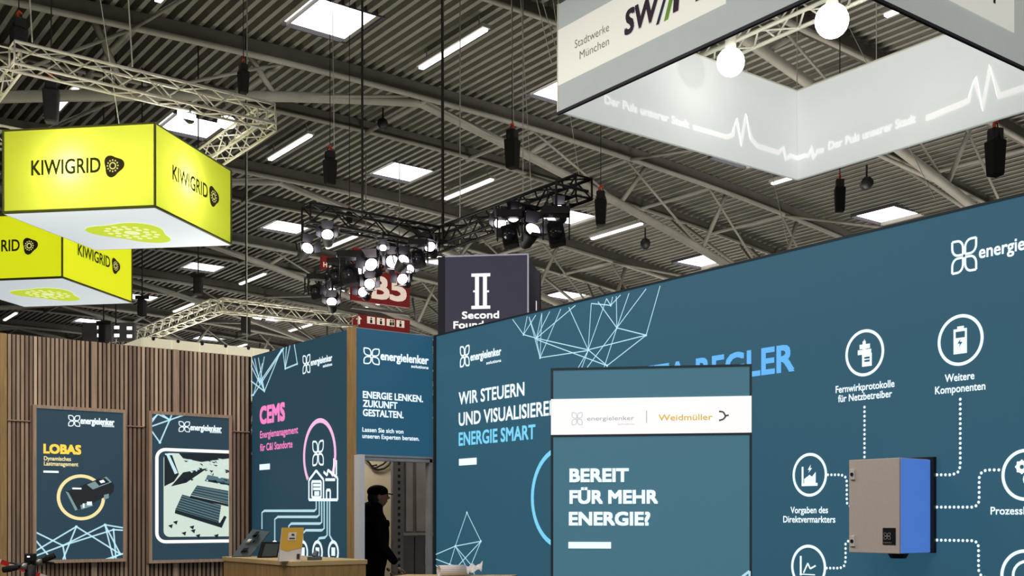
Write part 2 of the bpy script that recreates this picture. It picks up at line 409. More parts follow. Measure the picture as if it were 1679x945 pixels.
a = A(); a.rect(1312, 912, 1315, 944); a.rect(1312, 941, 1337, 944); a.seg((1318, 940), (1325, 924), .012); a.seg((1325, 924), (1329, 933), .012); a.seg((1329, 933), (1338, 928), .012); a.make('chart_icon', WHITE_INK, wall)
a = A(); a.ring(1676, 766, 7, .025, n=16)
for k in range(8):
    an = k*math.pi/4; a.disc(1676+9.5*math.cos(an), 766+10*math.sin(an), 2.2, 6)
a.ring(1690, 786, 9, .03, n=16); a.make('gear_icon', WHITE_INK, wall)
a = A(); a.ring(1684, 945, 24, .018, n=24); a.make('gauge_icon', WHITE_INK, wall)
A().text('Fernwirkprotokolle', 1371, 645, 1467, 12, .018).text('für Netzbetreiber', 1375, 660, 1463, 12, .018).text('Weitere', 1550, 627, 1598, 13, .018).text('Komponenten', 1534, 647, 1616, 13, .018) \
   .text('Vorgaben des', 1297, 842, 1358, 11, .018).text('Direktvermarkters', 1285, 857, 1370, 11, .018).text('Prozessleittechnik', 1625, 844, 1755, 13, .018).make('lettering', WHITE_INK, wall)
for pts in ([(1418, 668), (1418, 754)], [(1575, 655), (1575, 765), (1572, 774), (1562, 779), (1530, 779)], [(1358, 779), (1380, 779), (1387, 783), (1389, 790), (1389, 825), (1396, 832)],
            [(1356, 932), (1378, 932), (1385, 928), (1387, 920), (1387, 892), (1396, 883)], [(1530, 832), (1595, 832), (1603, 829), (1606, 822), (1606, 784), (1610, 775), (1618, 771), (1645, 771)],
            [(1530, 886), (1595, 887), (1603, 890), (1605, 897), (1605, 935), (1609, 944), (1620, 950), (1644, 950)]):
    A().dots(pts, .031, .0105).make('dotted_line', WHITE_INK, wall)

# control cabinet mounted on the wall
cab = thing('control_cabinet', 'grey metal control cabinet with blue side mounted on the long teal wall', 'cabinet', (6.347, 4.42, 1.32))
M_cabg = mat('warm_grey_cabinet', sr(212, 200, 194), 0.55, var=0.03, scale=60)
M_blue = glow('blue_lit_side', sr(72, 118, 200), .85)  # side panel given a glow of its own, no lamp inside
y0, y1, z0, z1 = 4.226, 4.617, 1.325, 1.93
bevel(obj('body', MB().box((6.012, y0+.004, z0), (WX-.03, y1, z1)), M_cabg, cab), .004)
bevel(obj('door', MB().box((5.995, y0+.004, z0), (6.011, y1, z1)), M_cabg, cab), .004)
obj('side_panel', MB().box((6.012, y0-.004, z0+.004), (WX-.03, y0+.003, z1-.004)), M_blue, cab, label='bright blue side panel')
obj('back_plate_shadow', MB().box((WX-.03, y0-.03, z0-.0), (WX, y1-.15, z1+.015)), M_black, cab)  # plate, its right rim also standing in for the cabinet's shadow
obj('cable_entry', MB().tube((6.17, 4.36, z0), (6.17, 4.36, z0-.035), .07, 16, .05), M_black, cab)
for zz in (1.835, 1.40):
    lk = bevel(obj('lock', MB().box((5.983, 4.565, zz-.035), (5.996, 4.600, zz+.035)), mat('white_plastic', sr(225, 222, 215), .5), cab), .003)
    obj('keyhole', MB().tube((5.984, 4.583, zz), (5.978, 4.583, zz), .012, 10), M_black, lk)
pl = Plane((5.994, 4.617, 0), (0, -1, 0), (-1, 0, 0))
sb = obj('nameplate', MB().box((5.990, 4.255, 1.382), (5.9945, 4.350, 1.488)), mat('black_label', sr(14, 16, 24), .5), cab)
a = Art(pl, .0055); a.petals(1450, 874, 1461, 885, .1); a.text('energielenker', 1447, 891, 1463, 2.5); a.make('print', mat('grey_ink', sr(150, 155, 165), .6), sb)

# ---- door wall (header panel above the storeroom door)
DY = 10.36
hdr = thing('header_panel', 'blue-teal backlit header panel with white three-line slogan above the storeroom door', 'sign', (5.9, DY, 2.2))
PD = Plane((5.42, DY, 0), (1, 0, 0), (0, -1, 0))
XL = atY(583, 700, DY).x; XR = WX-.01
hb = 2.205
obj('fabric', MB().box((XL, DY, hb), (XR, DY+.02, WH)), TEAL_M, hdr)
obj('frame', MB().box((XL, DY+.02, hb-.03), (XR, DY+.12, WH+.01)).box((XL, DY-.004, hb-.02), (XR, DY+.02, hb)), mat('light_profile', sr(170, 175, 178), .5, .3), hdr)
D_ = lambda: Art(PD)
D_().petals(596, 570, 622, 599, .09).make('logo', WHITE_INK, hdr)
D_().text('energielenker', 624, 590, 702, 14, .03).text('solutions', 674, 603, 702, 5, .03).make('lettering', WHITE_INK, hdr)
D_().text('ENERGIE LENKEN.', 595, 652.5, 693, 11.5, .03).text('ZUKUNFT', 595, 667, 651, 11.5, .03).text('GESTALTEN.', 595, 682, 661, 11.5, .03) \
    .text('Lassen Sie sich von', 594, 708, 661, 7.5, .02).text('unseren Experten beraten.', 594, 718.5, 687, 7.5, .02).make('lettering', WHITE_INK, hdr)

# door frame, storeroom
dr = struct('door_1', (5.9, DY, .1))
M_white = mat('white_lacquer', sr(225, 226, 232), 0.5, var=.02)
M_dframe = mat('door_frame_grey', sr(160, 160, 165), .5, .2)
jx0 = atY(579, 800, DY).x; jx1 = atY(598, 800, DY-.15).x
obj('jamb', MB().box((jx0, DY-.15, .1), (jx1, DY-.022, hb-.01)), M_white, dr)
jr = atY(704, 850, DY).x
obj('jamb', MB().box((jr, DY-.01, .1), (WX-.02, DY+.08, hb-.03)), M_dframe, dr)
obj('door_lintel', MB().box((jx1, DY-.01, hb-.06), (WX-.02, DY+.08, hb-.03)), M_dframe, dr)
M_cream = mat('storeroom_wall', sr(196, 184, 158), .85, var=.04)
M_stripe = mat('storeroom_grey', sr(128, 124, 126), .6, .1)
tag(obj('wall_storeroom', MB().box((5.5, 12.9, .1), (8.6, 12.95, 2.9)).box((8.6, 10.5, .1), (8.65, 12.95, 2.9)), M_cream), kind='structure')
area('storeroom_lamp', (6.3, 12.1, 2.85), .6, 20, (1, .93, .82))
cb = thing('storage_locker', 'tall grey metal locker with two doors inside the storeroom doorway', 'locker', (6.6, 11.9, .1))
LY = 11.6
lx0 = atY(641, 800, LY).x; lx1 = atY(658, 800, LY).x; lxa = atY(680, 800, LY).x; lxb = atY(709, 800, LY).x
zs = atY(680, 877, LY).z
obj('carcass', MB().box((lx1, LY+.03, .1), (lxb+.25, LY+.10, 2.75)), M_stripe, cb)
M_pan = mat('pale_grey_panel', sr(176, 170, 164), .6)
M_dark = mat('dark_grey_panel', sr(92, 88, 94), .6)
for xa, xb in ((lx1+.07, lxa-.02), (lxa+.03, lxb-.02)):
    obj('upper_panel', MB().box((xa, LY+.01, zs+.04), (xb, LY+.03, 2.7)), M_pan, cb)
for xa, xb in ((lx1+.02, lxa-.01), (lxa+.01, lxb+.02)):
    obj('door', MB().box((xa, LY+.005, .15), (xb, LY+.03, zs-.03)), M_dark, cb)
obj('handle', MB().box((lxb-.10, LY-.03, zs-.36), (lxb-.075, LY+.004, zs-.12)), M_alu, cb, label='pale vertical handle')
obj('shelf_edge', MB().box((lx1, LY-.01, zs-.01), (lxb+.02, LY+.03, zs+.02)), M_pan, cb)
up = thing('perforated_upright', 'perforated grey steel shelving upright left of the locker in the doorway', 'shelf upright', ((lx0+lx1)/2, LY, .1))
obj('post', MB().box((lx0, LY-.05, .1), (lx1, LY, 2.75)), M_stripe, up)
h = MB(); zz = .3
while zz < 2.7:
    h.box(((lx0+lx1)/2-.005, LY-.055, zz), ((lx0+lx1)/2+.025, LY-.05, zz+.035)); zz += .075
obj('slots', h, M_black, up, kind='stuff')
# coiled cable on the storeroom wall
cbl = MB(); pts = []
for px, py in ((598, 752), (606, 760), (612, 769), (620, 771), (630, 769), (637, 764), (641, 757), (638, 753), (628, 762), (615, 768), (611, 764), (618, 763)):
    pts.append(atY(px, py, 12.85))
tag(obj('coiled_cable', cbl.path(pts, .012, 6), M_black, at=pts[0]), 'black coiled cable hanging high on the storeroom wall', 'cable')

# ---- corner post and lit side wall
PX = 5.42
post = atX(567, 700, PX).y; 
tag(obj('corner_post', MB().box((PX-.015, DY-.02, .1), (XL, DY+.16, WH+.01)), M_oak, at=(PX, DY, .1)), 'oak corner post between the pink-titled light wall and the slogan header', 'post')
PC = Plane((PX-.01, 13.0, 0), (0, -1, 0), (-1, 0, 0))
cw = thing('light_wall', 'dark teal light wall with pink heading, factory icon and white branching lines', 'wall', (PX, 11.8, .1))
ys = DY+.16
obj('fabric', MB().box((PX-.01, ys, .1), (PX+.01, 12.98, WH)), TEAL_D, cw)
obj('frame', MB().box((PX+.01, ys, .1), (PX+.10, 12.98, WH+.008)), M_prof, cw)
C_ = lambda: Art(PC)
PINK = glow('pink_backlit_ink', sr(238, 130, 195), .95); PINK2 = glow('pale_pink_backlit_ink', sr(240, 185, 222), .9)
C_().petals(497, 584, 509, 611, .09).make('logo', WHITE_INK, cw)
C_().text('energielenker', 510, 600, 545, 11, .03).text('solutions', 530, 603, 545, 5, .03).make('lettering', WHITE_INK, cw)
C_().text('CEMS', 427, 695, 467, 28, .05).make('lettering', PINK, cw, 'bold pink heading lettering')
C_().text('Energiemanagement', 427, 719, 489, 12, .02).text('für C&I Standorte', 427, 740, 480, 12, .02).make('lettering', PINK, cw, 'pink small lettering')
C_().rect(426, 762, 443, 770).make('dash_mark', WHITE_INK, cw)
C_().ring(524, 747, 57, .05, -38, 222).make('circle_mark', PINK2, cw, 'pale pink ring')
C_().petals(513, 724, 531, 763, .09).make('logo', WHITE_INK, cw)
a = C_(); lw = .03
for p, q in (((507, 788), (519, 772)), ((519, 772), (531, 787)), ((507, 788), (507, 820)), ((507, 820), (554, 820)), ((554, 820), (554, 784)), ((531, 787), (531, 820)), ((531, 774), (537, 780)), ((537, 780), (538, 771)), ((538, 771), (554, 784)),
             ((512, 790), (512, 816)), ((512, 790), (527, 790)), ((527, 790), (527, 816)), ((512, 816), (527, 816)), ((514, 796), (526, 796)), ((514, 802), (526, 802)), ((534, 787), (550, 787)), ((536, 818), (536, 804)), ((536, 804), (542, 804)), ((542, 804), (542, 818)), ((548, 752), (548, 778)), ((552, 755), (552, 780))):
    a.seg(p, q, lw)
a.rect(516, 806, 524, 813); a.make('factory_icon', WHITE_INK, cw)
a = C_()
for pts in ([(519, 822), (519, 835), (516, 838), (434, 838), (430, 841), (430, 868)], [(524, 822), (524, 845), (520, 848), (456, 848), (451, 852), (451, 890)], [(528, 822), (528, 857), (525, 859), (478, 859), (474, 863), (474, 890)],
            [(532, 822), (532, 867), (528, 870), (502, 870), (497, 875), (497, 890)], [(537, 822), (537, 878), (533, 882), (524, 883), (520, 890)], [(541, 822), (541, 878), (544, 884), (548, 890)]):
    a.loopuv([PC.uv(*p) for p in pts], .028, False)
a.make('branch_lines', LINE_INK, cw)
a = C_()
for cx in (451, 497, 521, 547):
    a.ring(cx, 906, 17, .035, n=24); a.rect(cx-3, 898, cx+3, 912)
a.make('device_icons', WHITE_INK, cw)
E = [((434,642),(462,573)),((434,642),(413,589)),((434,642),(424,587)),((434,642),(412,625)),((426,628),(434,585)),((426,628),(412,600)),((416,648),(466,571)),((416,648),(431,596)),((434,642),(428,620)),((412,649),(416,648)),
     ((468,605),(464,571)),((468,605),(476,567)),((468,605),(488,597)),((488,597),(483,565)),((468,605),(470,569)),((426,628),(463,573)),((426,628),(418,588))]
C_().net(E, .018, [(434,642),(416,648),(426,628),(468,605),(488,597)]).make('line_pattern', LINE_INK, cw)

# ---- slatted back wall
SY = 13.0
sw = struct('wall_back', (4.0, SY, .1))
xa = atY(-70, 700, SY).x; xb = PX
obj('backing', MB().box((xa, SY+.03, .1), (xb, SY+.06, WH)), M_felt, sw)
zj = atY(200, 698.5, SY).z
def slatbox(x0, x1, z0_, z1_, m, th=.022):
    return obj('slat', MB().box((x0, SY+.03-th, z0_), (x1, SY+.03, z1_)), m, sw)
pitch = 7.1; sx = 13.5; wide = [(150, 159), (284, 291)]
slats = []
while sx < 411: slats.append(sx); sx += pitch
sx = 13.5
k = 0
lefts = [-3.0-pitch*i for i in range(9)]
obj('post', MB().box((atY(0, 700, SY).x, SY-.01, .1), (atY(11, 700, SY).x, SY+.03, WH)), M_oak, sw, label='broad oak end batten')
for s0 in sorted(lefts+slats):
    if any(a_-4 < s0+2 < b_+1 for a_, b_ in wide): continue
    x0 = atY(s0, 700, SY).x; x1 = x0+.029
    if x1 > xb-.01: break
    m_ = random.choice([M_slat, M_slat, M_slat, M_slat2, M_slat3])
    slatbox(x0, x1, zj+.006, WH, m_); slatbox(x0, x1, .1, zj-.006, random.choice([M_slat, M_slat3, M_slat3]))
for a_, b_ in wide:
    slatbox(atY(a_, 700, SY).x, atY(b_, 700, SY).x, .1, WH, M_slat, .036)
for a_, b_ in ((12, 50), (205, 236), (380, 409)):
    obj('joint_strip', MB().box((atY(a_, 700, SY).x, SY-.012, zj-.005), (atY(b_, 700, SY).x, SY, zj+.005)), M_slat, sw)

# ---- two framed lit posters on the slats
PYP = SY-.06
def poster(x0, y0_, x1, y1_, label):
    P0 = Plane((0, PYP-.012, 0), (1, 0, 0), (0, -1, 0))
    a = atY(x0, y0_, PYP); b = atY(x1, y1_, PYP)
    t = thing('light_poster', label, 'poster', ((a.x+b.x)/2, SY, b.z))
    f = .035
    obj('fabric', MB().box((a.x+f, PYP-.012, b.z+f), (b.x-f, PYP, a.z-f)), TEAL_P, t)
    obj('frame', MB().box((a.x, PYP-.03, b.z), (a.x+f, SY, a.z)).box((b.x-f, PYP-.03, b.z), (b.x, SY, a.z)).box((a.x+f, PYP-.03, b.z), (b.x-f, SY, b.z+f)).box((a.x+f, PYP-.03, a.z-f), (b.x-f, SY, a.z)), M_slat, t)
    return t, (lambda: Art(P0)), P0, a, b
TEAL_P = glow('grey_teal_backlit_print', sr(36, 60, 74), .95)
po, L_, PL, a0, b0 = poster(53, 664, 206, 921, 'framed lit poster with yellow heading and yellow ring around a black device')
L_().petals(112, 681, 131, 700, .09).make('logo', WHITE_INK, po)
L_().text('energielenker', 132, 695, 187, 11, .03).text('solutions', 167, 700, 187, 4, .02).make('lettering', WHITE_INK, po)
YEL = glow('yellow_backlit_ink', sr(250, 205, 75), .95); YEL2 = glow('pale_yellow_backlit_ink', sr(235, 220, 160), .9)
L_().text('LOBAS', 72, 743, 132, 15, .05).make('lettering', YEL, po, 'bold yellow heading lettering')
L_().text('Dynamisches', 72, 755, 116, 7, .02).text('Lastmanagement', 72, 763.5, 128, 7, .02).make('lettering', YEL2, po, 'pale yellow small lettering')
L_().rect(71, 772, 96, 776).make('dash_mark', WHITE_INK, po)
L_().ring(133, 816, 35, .035).make('circle_mark', YEL2, po, 'pale yellow ring')
L2 = lambda: Art(PL, .007)
L2().poly((107, 806), (113, 805), (170, 782), (184, 790), (187, 798), (186, 806), (180, 812), (126, 836), (123, 838)).make('device_picture', glow('device_black', sr(28, 34, 38), .8), po)
L3 = lambda: Art(PL, .010)
L3().poly((107, 806), (112, 808), (127, 836), (123, 838)).poly((142, 795), (174, 782), (183, 791), (152, 803)).poly((131, 829), (150, 822), (152, 830), (133, 836)).poly((170, 812), (178, 810), (178, 817), (170, 820)).make('device_highlight', glow('device_grey', sr(120, 150, 155), .8), po)
Art(PL, .012).poly((155, 789), (171, 784), (179, 791), (162, 797)).make('device_screen', glow('device_dark', sr(20, 24, 26), .8), po)
Art(PL, .014).poly((162, 789), (169, 787), (172, 791), (165, 793)).rect(135, 826, 138, 833).rect(142, 823, 150, 829).rect(118, 800, 133, 803).make('device_mark', WHITE_INK, po)
E = [((58,873),(103,895)),((58,904),(125,864)),((58,912),(103,895)),((103,895),(186,869)),((103,895),(172,861)),((125,864),(103,918)),((103,895),(107,918)),((125,864),(197,909)),((172,861),(186,918)),((172,861),(202,866)),((186,869),(202,870)),
     ((186,869),(190,918)),((172,861),(197,909)),((197,909),(202,909)),((172,918),(202,908)),((58,886),(80,912)),((197,909),(180,918))]
L_().net(E, .016, [(125,864),(103,895),(172,861),(197,909),(186,869)]).make('line_pattern', LINE_INK, po)

p2, Q_, PQ, a0, b0 = poster(243, 674, 379, 921, 'framed lit poster with a workshop photo of solar panels in a glowing frame')
Q_().petals(293, 691, 311, 709, .09).make('logo', WHITE_INK, p2)
Q_().text('energielenker', 312, 705.5, 363, 10, .03).text('solutions', 344, 710, 363, 4, .02).make('lettering', WHITE_INK, p2)
E = [((247,700),(278,689)),((247,695),(260,677)),((252,676),(278,689)),((262,677),(247,690)),((278,689),(304,680)),((278,689),(262,726)),((247,705),(262,726)),((282,679),(278,689)),((262,677),(278,689))]
Q_().net(E, .016, [(278, 689), (262, 726)]).make('line_pattern', LINE_INK, p2)
uR = PQ.uv(376.5, 800)[0]
def rrect(x0, y0_, x1, y1_, r):
    """outline open to the right"""
    a = PQ.uv(x0, y0_); b = PQ.uv(x0, y1_); pts = [(uR, a[1])]
    pts += [(a[0]+r-r*math.sin(math.pi/2*i/6), a[1]-r+r*math.cos(math.pi/2*i/6)) for i in range(7)]
    pts += [(a[0]+r-r*math.cos(math.pi/2*i/6), b[1]+r-r*math.sin(math.pi/2*i/6)) for i in range(7)]
    return pts+[(uR, b[1])]
Art(PQ, .004).loopuv(rrect(257, 737, 0, 889, .10), .036, False).make('glow_frame', glow('cream_glow', sr(250, 246, 232), 1.1), p2)
Art(PQ, .005).polyuv(rrect(268, 743, 0, 881, .07)).make('photo_print', glow('photo_cream', sr(205, 222, 210), .85), p2)
PD1 = glow('photo_dark', sr(22, 34, 40), .8); PD2 = glow('photo_slate', sr(82, 112, 122), .8)
Art(PQ, .007).poly((269, 745), (281, 744), (293, 778), (285, 790), (269, 798)).poly((293, 744), (376, 744), (376, 752), (330, 758), (300, 752)).poly((300, 775), (340, 768), (305, 792), (280, 798)).make('photo_shadows', PD1, p2)
Art(PQ, .009).poly((340, 779), (376, 786), (376, 794), (337, 786)).poly((322, 797), (374, 806), (374, 826), (312, 812)).poly((298, 812), (362, 830), (358, 856), (288, 834)).poly((287, 834), (358, 856), (362, 862), (288, 840)).make('solar_panel_print', PD2, p2)
a = Art(PQ, .011)
for i in range(7):
    f = i/6; a.seg((298-10*f, 812+22*f), (362-4*f, 830+26*f), .010)
for i in range(5):
    f = i/4; a.seg((322-9*f, 797+14*f), (374, 806+20*f), .009)
a.poly((287, 836), (360, 858), (367, 846), (371, 848), (363, 866), (286, 842))
a.poly((312, 813), (374, 827), (374, 831), (310, 817)); a.poly((337, 786), (376, 794), (376, 797), (335, 789))
a.make('photo_lines', PD1, p2)
a = Art(PQ, .011); random.seed(3)
for i in range(26):
    x, y = random.uniform(296, 370), random.uniform(755, 790); a.poly((x, y), (x+random.uniform(3, 9), y+1), (x+random.uniform(2, 7), y+random.uniform(2, 5)))
for x, y in ((275, 862), (283, 856), (297, 874), (310, 864), (320, 878), (350, 878), (312, 870)):
    a.poly((x, y), (x+8, y-2), (x+6, y+5))
a.make('photo_details', PD1, p2)['kind'] = 'stuff'
a = Art(PQ, .012); a.poly((272, 746), (277, 746), (291, 776), (286, 778)); a.rect(270, 744, 284, 747)
for i in range(20):
    x, y = random.uniform(290, 372), random.uniform(750, 800); a.poly((x, y), (x+random.uniform(3, 8), y+1), (x+random.uniform(2, 5), y+3))
a.make('photo_highlights', glow('photo_pale', sr(190, 225, 235), .9), p2)['kind'] = 'stuff'

# ================================================================== COUNTER AND THINGS ON IT
CZ = 1.20
ct = thing('reception_counter', 'square oak-clad counter in front of the pink-titled light wall', 'counter', (4.2, 9.2, .1))
x0, y0 = 3.88, 8.51; x1 = atY(600, 920, 8.51).x; y1 = atX(366.5, 911, 3.88).y
bevel(obj('worktop', MB().box((x0-.01, y0-.01, CZ-.04), (x1+.01, y1+.01, CZ)), mat('oak_top', sr(206, 180, 130), .5, var=.1, scale=5), ct), .004)
wd = (y1-y0)/3
for i in range(3): obj('front_board', MB().box((x0, y0+wd*i+.002, .1), (x0+.03, y0+wd*(i+1)-.002, CZ-.04)), M_oak, ct)
for i in range(2):
    xx = x0+.03+(x1-x0-.03)*i/2; obj('side_board', MB().box((xx+.001, y0, .1), (xx+(x1-x0-.03)/2-.001, y0+.03, CZ-.04)), M_oak, ct)
obj('back_board', MB().box((x1-.03, y0+.03, .1), (x1, y1, CZ-.04)).box((x0+.03, y1-.03, .1), (x1-.03, y1, CZ-.04)), M_oak, ct)
# tilted sample device
M_dev = mat('grey_device', sr(92, 104, 112), .5, .2)
PT = atZ(372, 912, CZ)
dv = thing('sample_board', 'tilted grey sample board with black modules on the left end of the counter', 'device', (4.1, 9.85, CZ))
cB = lambda px, py, y: atY(px, py, y)
Yd = 9.75
q = [atY(380, 912, Yd), atY(409, 911, Yd), atY(442, 872, Yd+.12), atY(414, 868, Yd+.12)]
for v in q[:2]: v.z = CZ+.005
mB = MB(); n_ = Vector((0, -.02, -.02))
mB.hexa([v for v in q], [v-Vector((0.02, -.03, .0))+Vector((.03, 0, -.02)) for v in q])
obj('board', mB, M_dev, dv)
for (fx, fy, wx, wy, m_) in ((.42, .78, .24, .14, M_black), (.30, .52, .2, .1, MATS['white_plastic']), (.45, .20, .3, .1, M_black), (.6, .6, .12, .2, M_black)):
    e1 = q[1]-q[0]; e2 = q[3]-q[0]; nn = e1.cross(e2).normalized()
    if nn.y > 0: nn = -nn
    c = q[0]+e1*fx+e2*fy+nn*.02
    bevel(obj('module', MB().obox(c, e1*wx/2, e2*wy/2, nn*.02), m_, dv), .004)
obj('prop', MB().tube(q[3]*.5+q[2]*.5+Vector((0, .02, -.02)), Vector(((q[2].x+q[3].x)/2+.1, Yd+.3, CZ)), .01), M_black, dv)
# dark control box
dk = thing('black_display', 'black flat display leaning on the counter behind the yellow leaflet box', 'device', (4.2, 9.5, CZ))
Yk = 9.4
a1, a2, a3, a4 = [atY(px, py, Yk) for px, py in ((425, 912), (455, 912), (461, 889), (433, 889))]
a1.z = a2.z = CZ
obj('casing', MB().hexa([a1, a2, a3, a4], [v+Vector((0, .05, 0)) for v in (a1, a2, a3, a4)]), M_black, dk)
ins = lambda f, g: a1.lerp(a2, f).lerp(a4.lerp(a3, f), g)+Vector((0, -.003, 0))
obj('screen', MB().poly([ins(.1, .1), ins(.9, .1), ins(.9, .88), ins(.1, .88)]), mat('dark_screen', sr(70, 82, 88), .25), dk)
# yellow leaflet box
lf = thing('leaflet_box', 'yellow and white cardboard leaflet box standing on the counter', 'box', (4.05, 8.75, CZ))
b1 = atZ(457.6, 921, CZ); r20 = math.radians(20)
uf = RT*math.cos(r20)+FW*math.sin(r20); wf = FW*math.cos(r20)-RT*math.sin(r20)
b2 = b1+uf*.172; t1 = b1+UP*.272+uf*.028+wf*.03; t2 = b2+UP*.272+uf*.028+wf*.03
dpt = wf*.115; dt = wf*.05
M_yel = mat('yellow_card', sr(226, 178, 60), .55, var=.04); M_card = mat('white_card', sr(232, 226, 220), .6, var=.03)
F = lambda f, g: b1.lerp(b2, f).lerp(t1.lerp(t2, f), g)
G = lambda f, g: F(f, g)+dpt.lerp(dt, g)
obj('body', MB().hexa([b1, b2, b2+dpt, b1+dpt], [t1, t2, t2+dt, t1+dt]), M_card, lf)
e = wf*-.003
obj('yellow_front', MB().poly([F(0, .37)+e, F(.3, .30)+e, F(1, .40)+e, F(1, 1)+e, F(0, 1)+e]), M_yel, lf, label='yellow front face')
obj('yellow_top', MB().poly([F(0, 1)+Vector((0, 0, .002)), F(1, 1)+Vector((0, 0, .002)), G(1, 1)+Vector((0, 0, .002)), G(0, 1)+Vector((0, 0, .002))]), M_yel, lf)
obj('label_patch', MB().poly([F(.3, .62)+e*2, F(.68, .62)+e*2, F(.68, .86)+e*2, F(.3, .86)+e*2]), M_card, lf)
obj('print', MB().poly([F(.36, .66)+e*3, F(.62, .66)+e*3, F(.62, .70)+e*3, F(.36, .70)+e*3]).poly([F(.45, .76)+e*3, F(.6, .76)+e*3, F(.56, .82)+e*3, F(.45, .82)+e*3])
    .poly([F(.78, .06)+e*3, F(.92, .06)+e*3, F(.92, .22)+e*3, F(.78, .22)+e*3]), mat('dark_ink', sr(60, 55, 50), .7), lf)
sm = thing('small_stand', 'small grey gadget beside the yellow leaflet box', 'device', (4.35, 8.7, CZ))
g1 = atZ(516, 919, CZ)
bevel(obj('base', MB().box((g1.x-.05, g1.y-.04, CZ), (g1.x+.05, g1.y+.04, CZ+.03)), M_dev, sm), .006)
obj('head', MB().tube((g1.x, g1.y, CZ+.03), (g1.x+.02, g1.y, CZ+.075), .03, 12, .018), M_dev, sm)

# second counter with crumpled paper
TZ = 1.09
tb = thing('oak_side_counter', 'oak counter edge along the bottom of the picture under crumpled white paper', 'counter', (5.0, 7.4, .1))
A1 = atZ(690, 941.5, TZ); A2_ = atZ(826, 943.5, TZ)
mB = MB(); back = [A1+Vector((-.12, .02, 0)), A2_+Vector((.12, -.02, 0))]
fr = [v+Vector((-.55, -.45, 0)) for v in back]
dn = Vector((0, 0, -.04))
mB.hexa([fr[0]+dn, fr[1]+dn, back[1]+dn, back[0]+dn], [fr[0], fr[1], back[1], back[0]])
obj('worktop', mB, MATS['oak_top'], tb)
cc = sum((v for v in fr+back), Vector())/4
mB = MB(); sh = lambda v: cc+(v-cc)*.94
b_ = [sh(v) for v in (fr[0], fr[1], back[1], back[0])]
mB.hexa([Vector((v.x, v.y, .1)) for v in b_], [Vector((v.x, v.y, TZ-.04)) for v in b_]); obj('carcass', mB, M_oak, tb)
# paper
pp = thing('crumpled_paper', 'crumpled white paper bundle lying on the side counter at the bottom edge', 'paper', atZ(750, 946, TZ))
random.seed(5)
def sheet(c, u, v, amp, nx=9, ny=5):
    m_ = MB(); P_ = {}
    for i in range(nx):
        for j in range(ny):
            f, g = i/(nx-1)-.5, j/(ny-1)-.5
            P_[i, j] = c+u*f+v*g+Vector((0, 0, amp*(random.random()+.6*math.sin(i*1.3+j))))
    for i in range(nx-1):
        for j in range(ny-1): m_.poly([P_[i, j], P_[i+1, j], P_[i+1, j+1], P_[i, j+1]])
    return m_
M_paper = mat('white_paper', sr(226, 220, 224), .7, var=.05)
c0 = atZ(748, 944, TZ)+Vector((-.04, -.03, .03)); 
o = obj('sheet', sheet(c0, RT*.24, FW*.12+UP*.04, .022), M_paper, pp)
for oo in (o,): sm_ = oo.modifiers.new('thickness', 'SOLIDIFY'); sm_.thickness = .004
c1 = atZ(778, 943, TZ)+Vector((-.03, -.02, .045)); o = obj('sheet', sheet(c1, RT*.15+UP*.03, FW*.10+UP*.05, .02), M_paper, pp); o.modifiers.new('thickness', 'SOLIDIFY').thickness = .004
rc = atZ(720, 946, TZ)+Vector((-.01, -.01, .045))
m_ = MB(); n = 18
ax = (RT*.9+FW*.5).normalized(); b2_ = UP; s2 = ax.cross(UP)
ringpts = [(b2_*math.cos(2*math.pi*i/n)+s2*math.sin(2*math.pi*i/n)) for i in range(n)]
for i in range(n):
    j = (i+1) % n; p0 = rc+ringpts[i]*.045; p1 = rc+ringpts[j]*.045; m_.poly([p0, p1, p1+ax*.22, p0+ax*.22])
o = obj('roll', m_, M_paper, pp, True); o.modifiers.new('thickness', 'SOLIDIFY').thickness = .006

# ================================================================== TOTEM IN FRONT
tr = FW*5.5+RT*((1233-CX)/FPX*5.5); uT = (-.156*FW+.988*RT).normalized(); nT = Vector((uT.y, -uT.x, 0))
if nT.dot(-FW) < 0: nT = -nT
tl = tr-uT*1.002; zt = 2.306
PTm = Plane((tl.x, tl.y, 0), uT, nT)
tt = thing('totem_display', 'free-standing teal backlit totem with white band and three-line white question', 'totem', (tl.x+uT.x*.5, tl.y+uT.y*.5, 0))
W_ = 1.002
def pbox(pl, u0, u1, v0, v1, d0, d1):
    return MB().hexa([pl.pt(u0, v0, d0), pl.pt(u1, v0, d0), pl.pt(u1, v0, d1), pl.pt(u0, v0, d1)], [pl.pt(u0, v1, d0), pl.pt(u1, v1, d0), pl.pt(u1, v1, d1), pl.pt(u0, v1, d1)])
def addbox(mb, *a): t_ = pbox(*a); k_ = len(mb.v); mb.v += t_.v; mb.f += [tuple(k_+i for i in f) for f in t_.f]; return mb
TEAL_T = glow('totem_backlit_fabric', sr(63, 106, 123), .9)
obj('fabric', pbox(PTm, .012, W_-.012, .12, zt-.012, -.02, -.004), TEAL_T, tt)
fb = MB()
for a_ in ((0, .012, .1, zt, -.12, 0), (W_-.012, W_, .1, zt, -.12, 0), (.012, W_-.012, zt-.012, zt, -.12, 0), (.012, W_-.012, .1, .12, -.12, 0), (.012, W_-.012, .12, zt-.012, -.12, -.10)): addbox(fb, PTm, *a_)
obj('frame', fb, mat('totem_profile', sr(70, 84, 92), .4, .5), tt)
obj('base_plate', pbox(PTm, -.05, W_+.05, 0, .1, -.25, .13), M_black, tt)
v1_ = PTm.uv(903, 655)[1]; v0_ = PTm.uv(903, 713.5)[1]
obj('white_band', pbox(PTm, 0.002, W_-.002, v0_, v1_, -.004, .003), glow('white_backlit_band', sr(246, 244, 245), .86), tt, label='white band across the top')
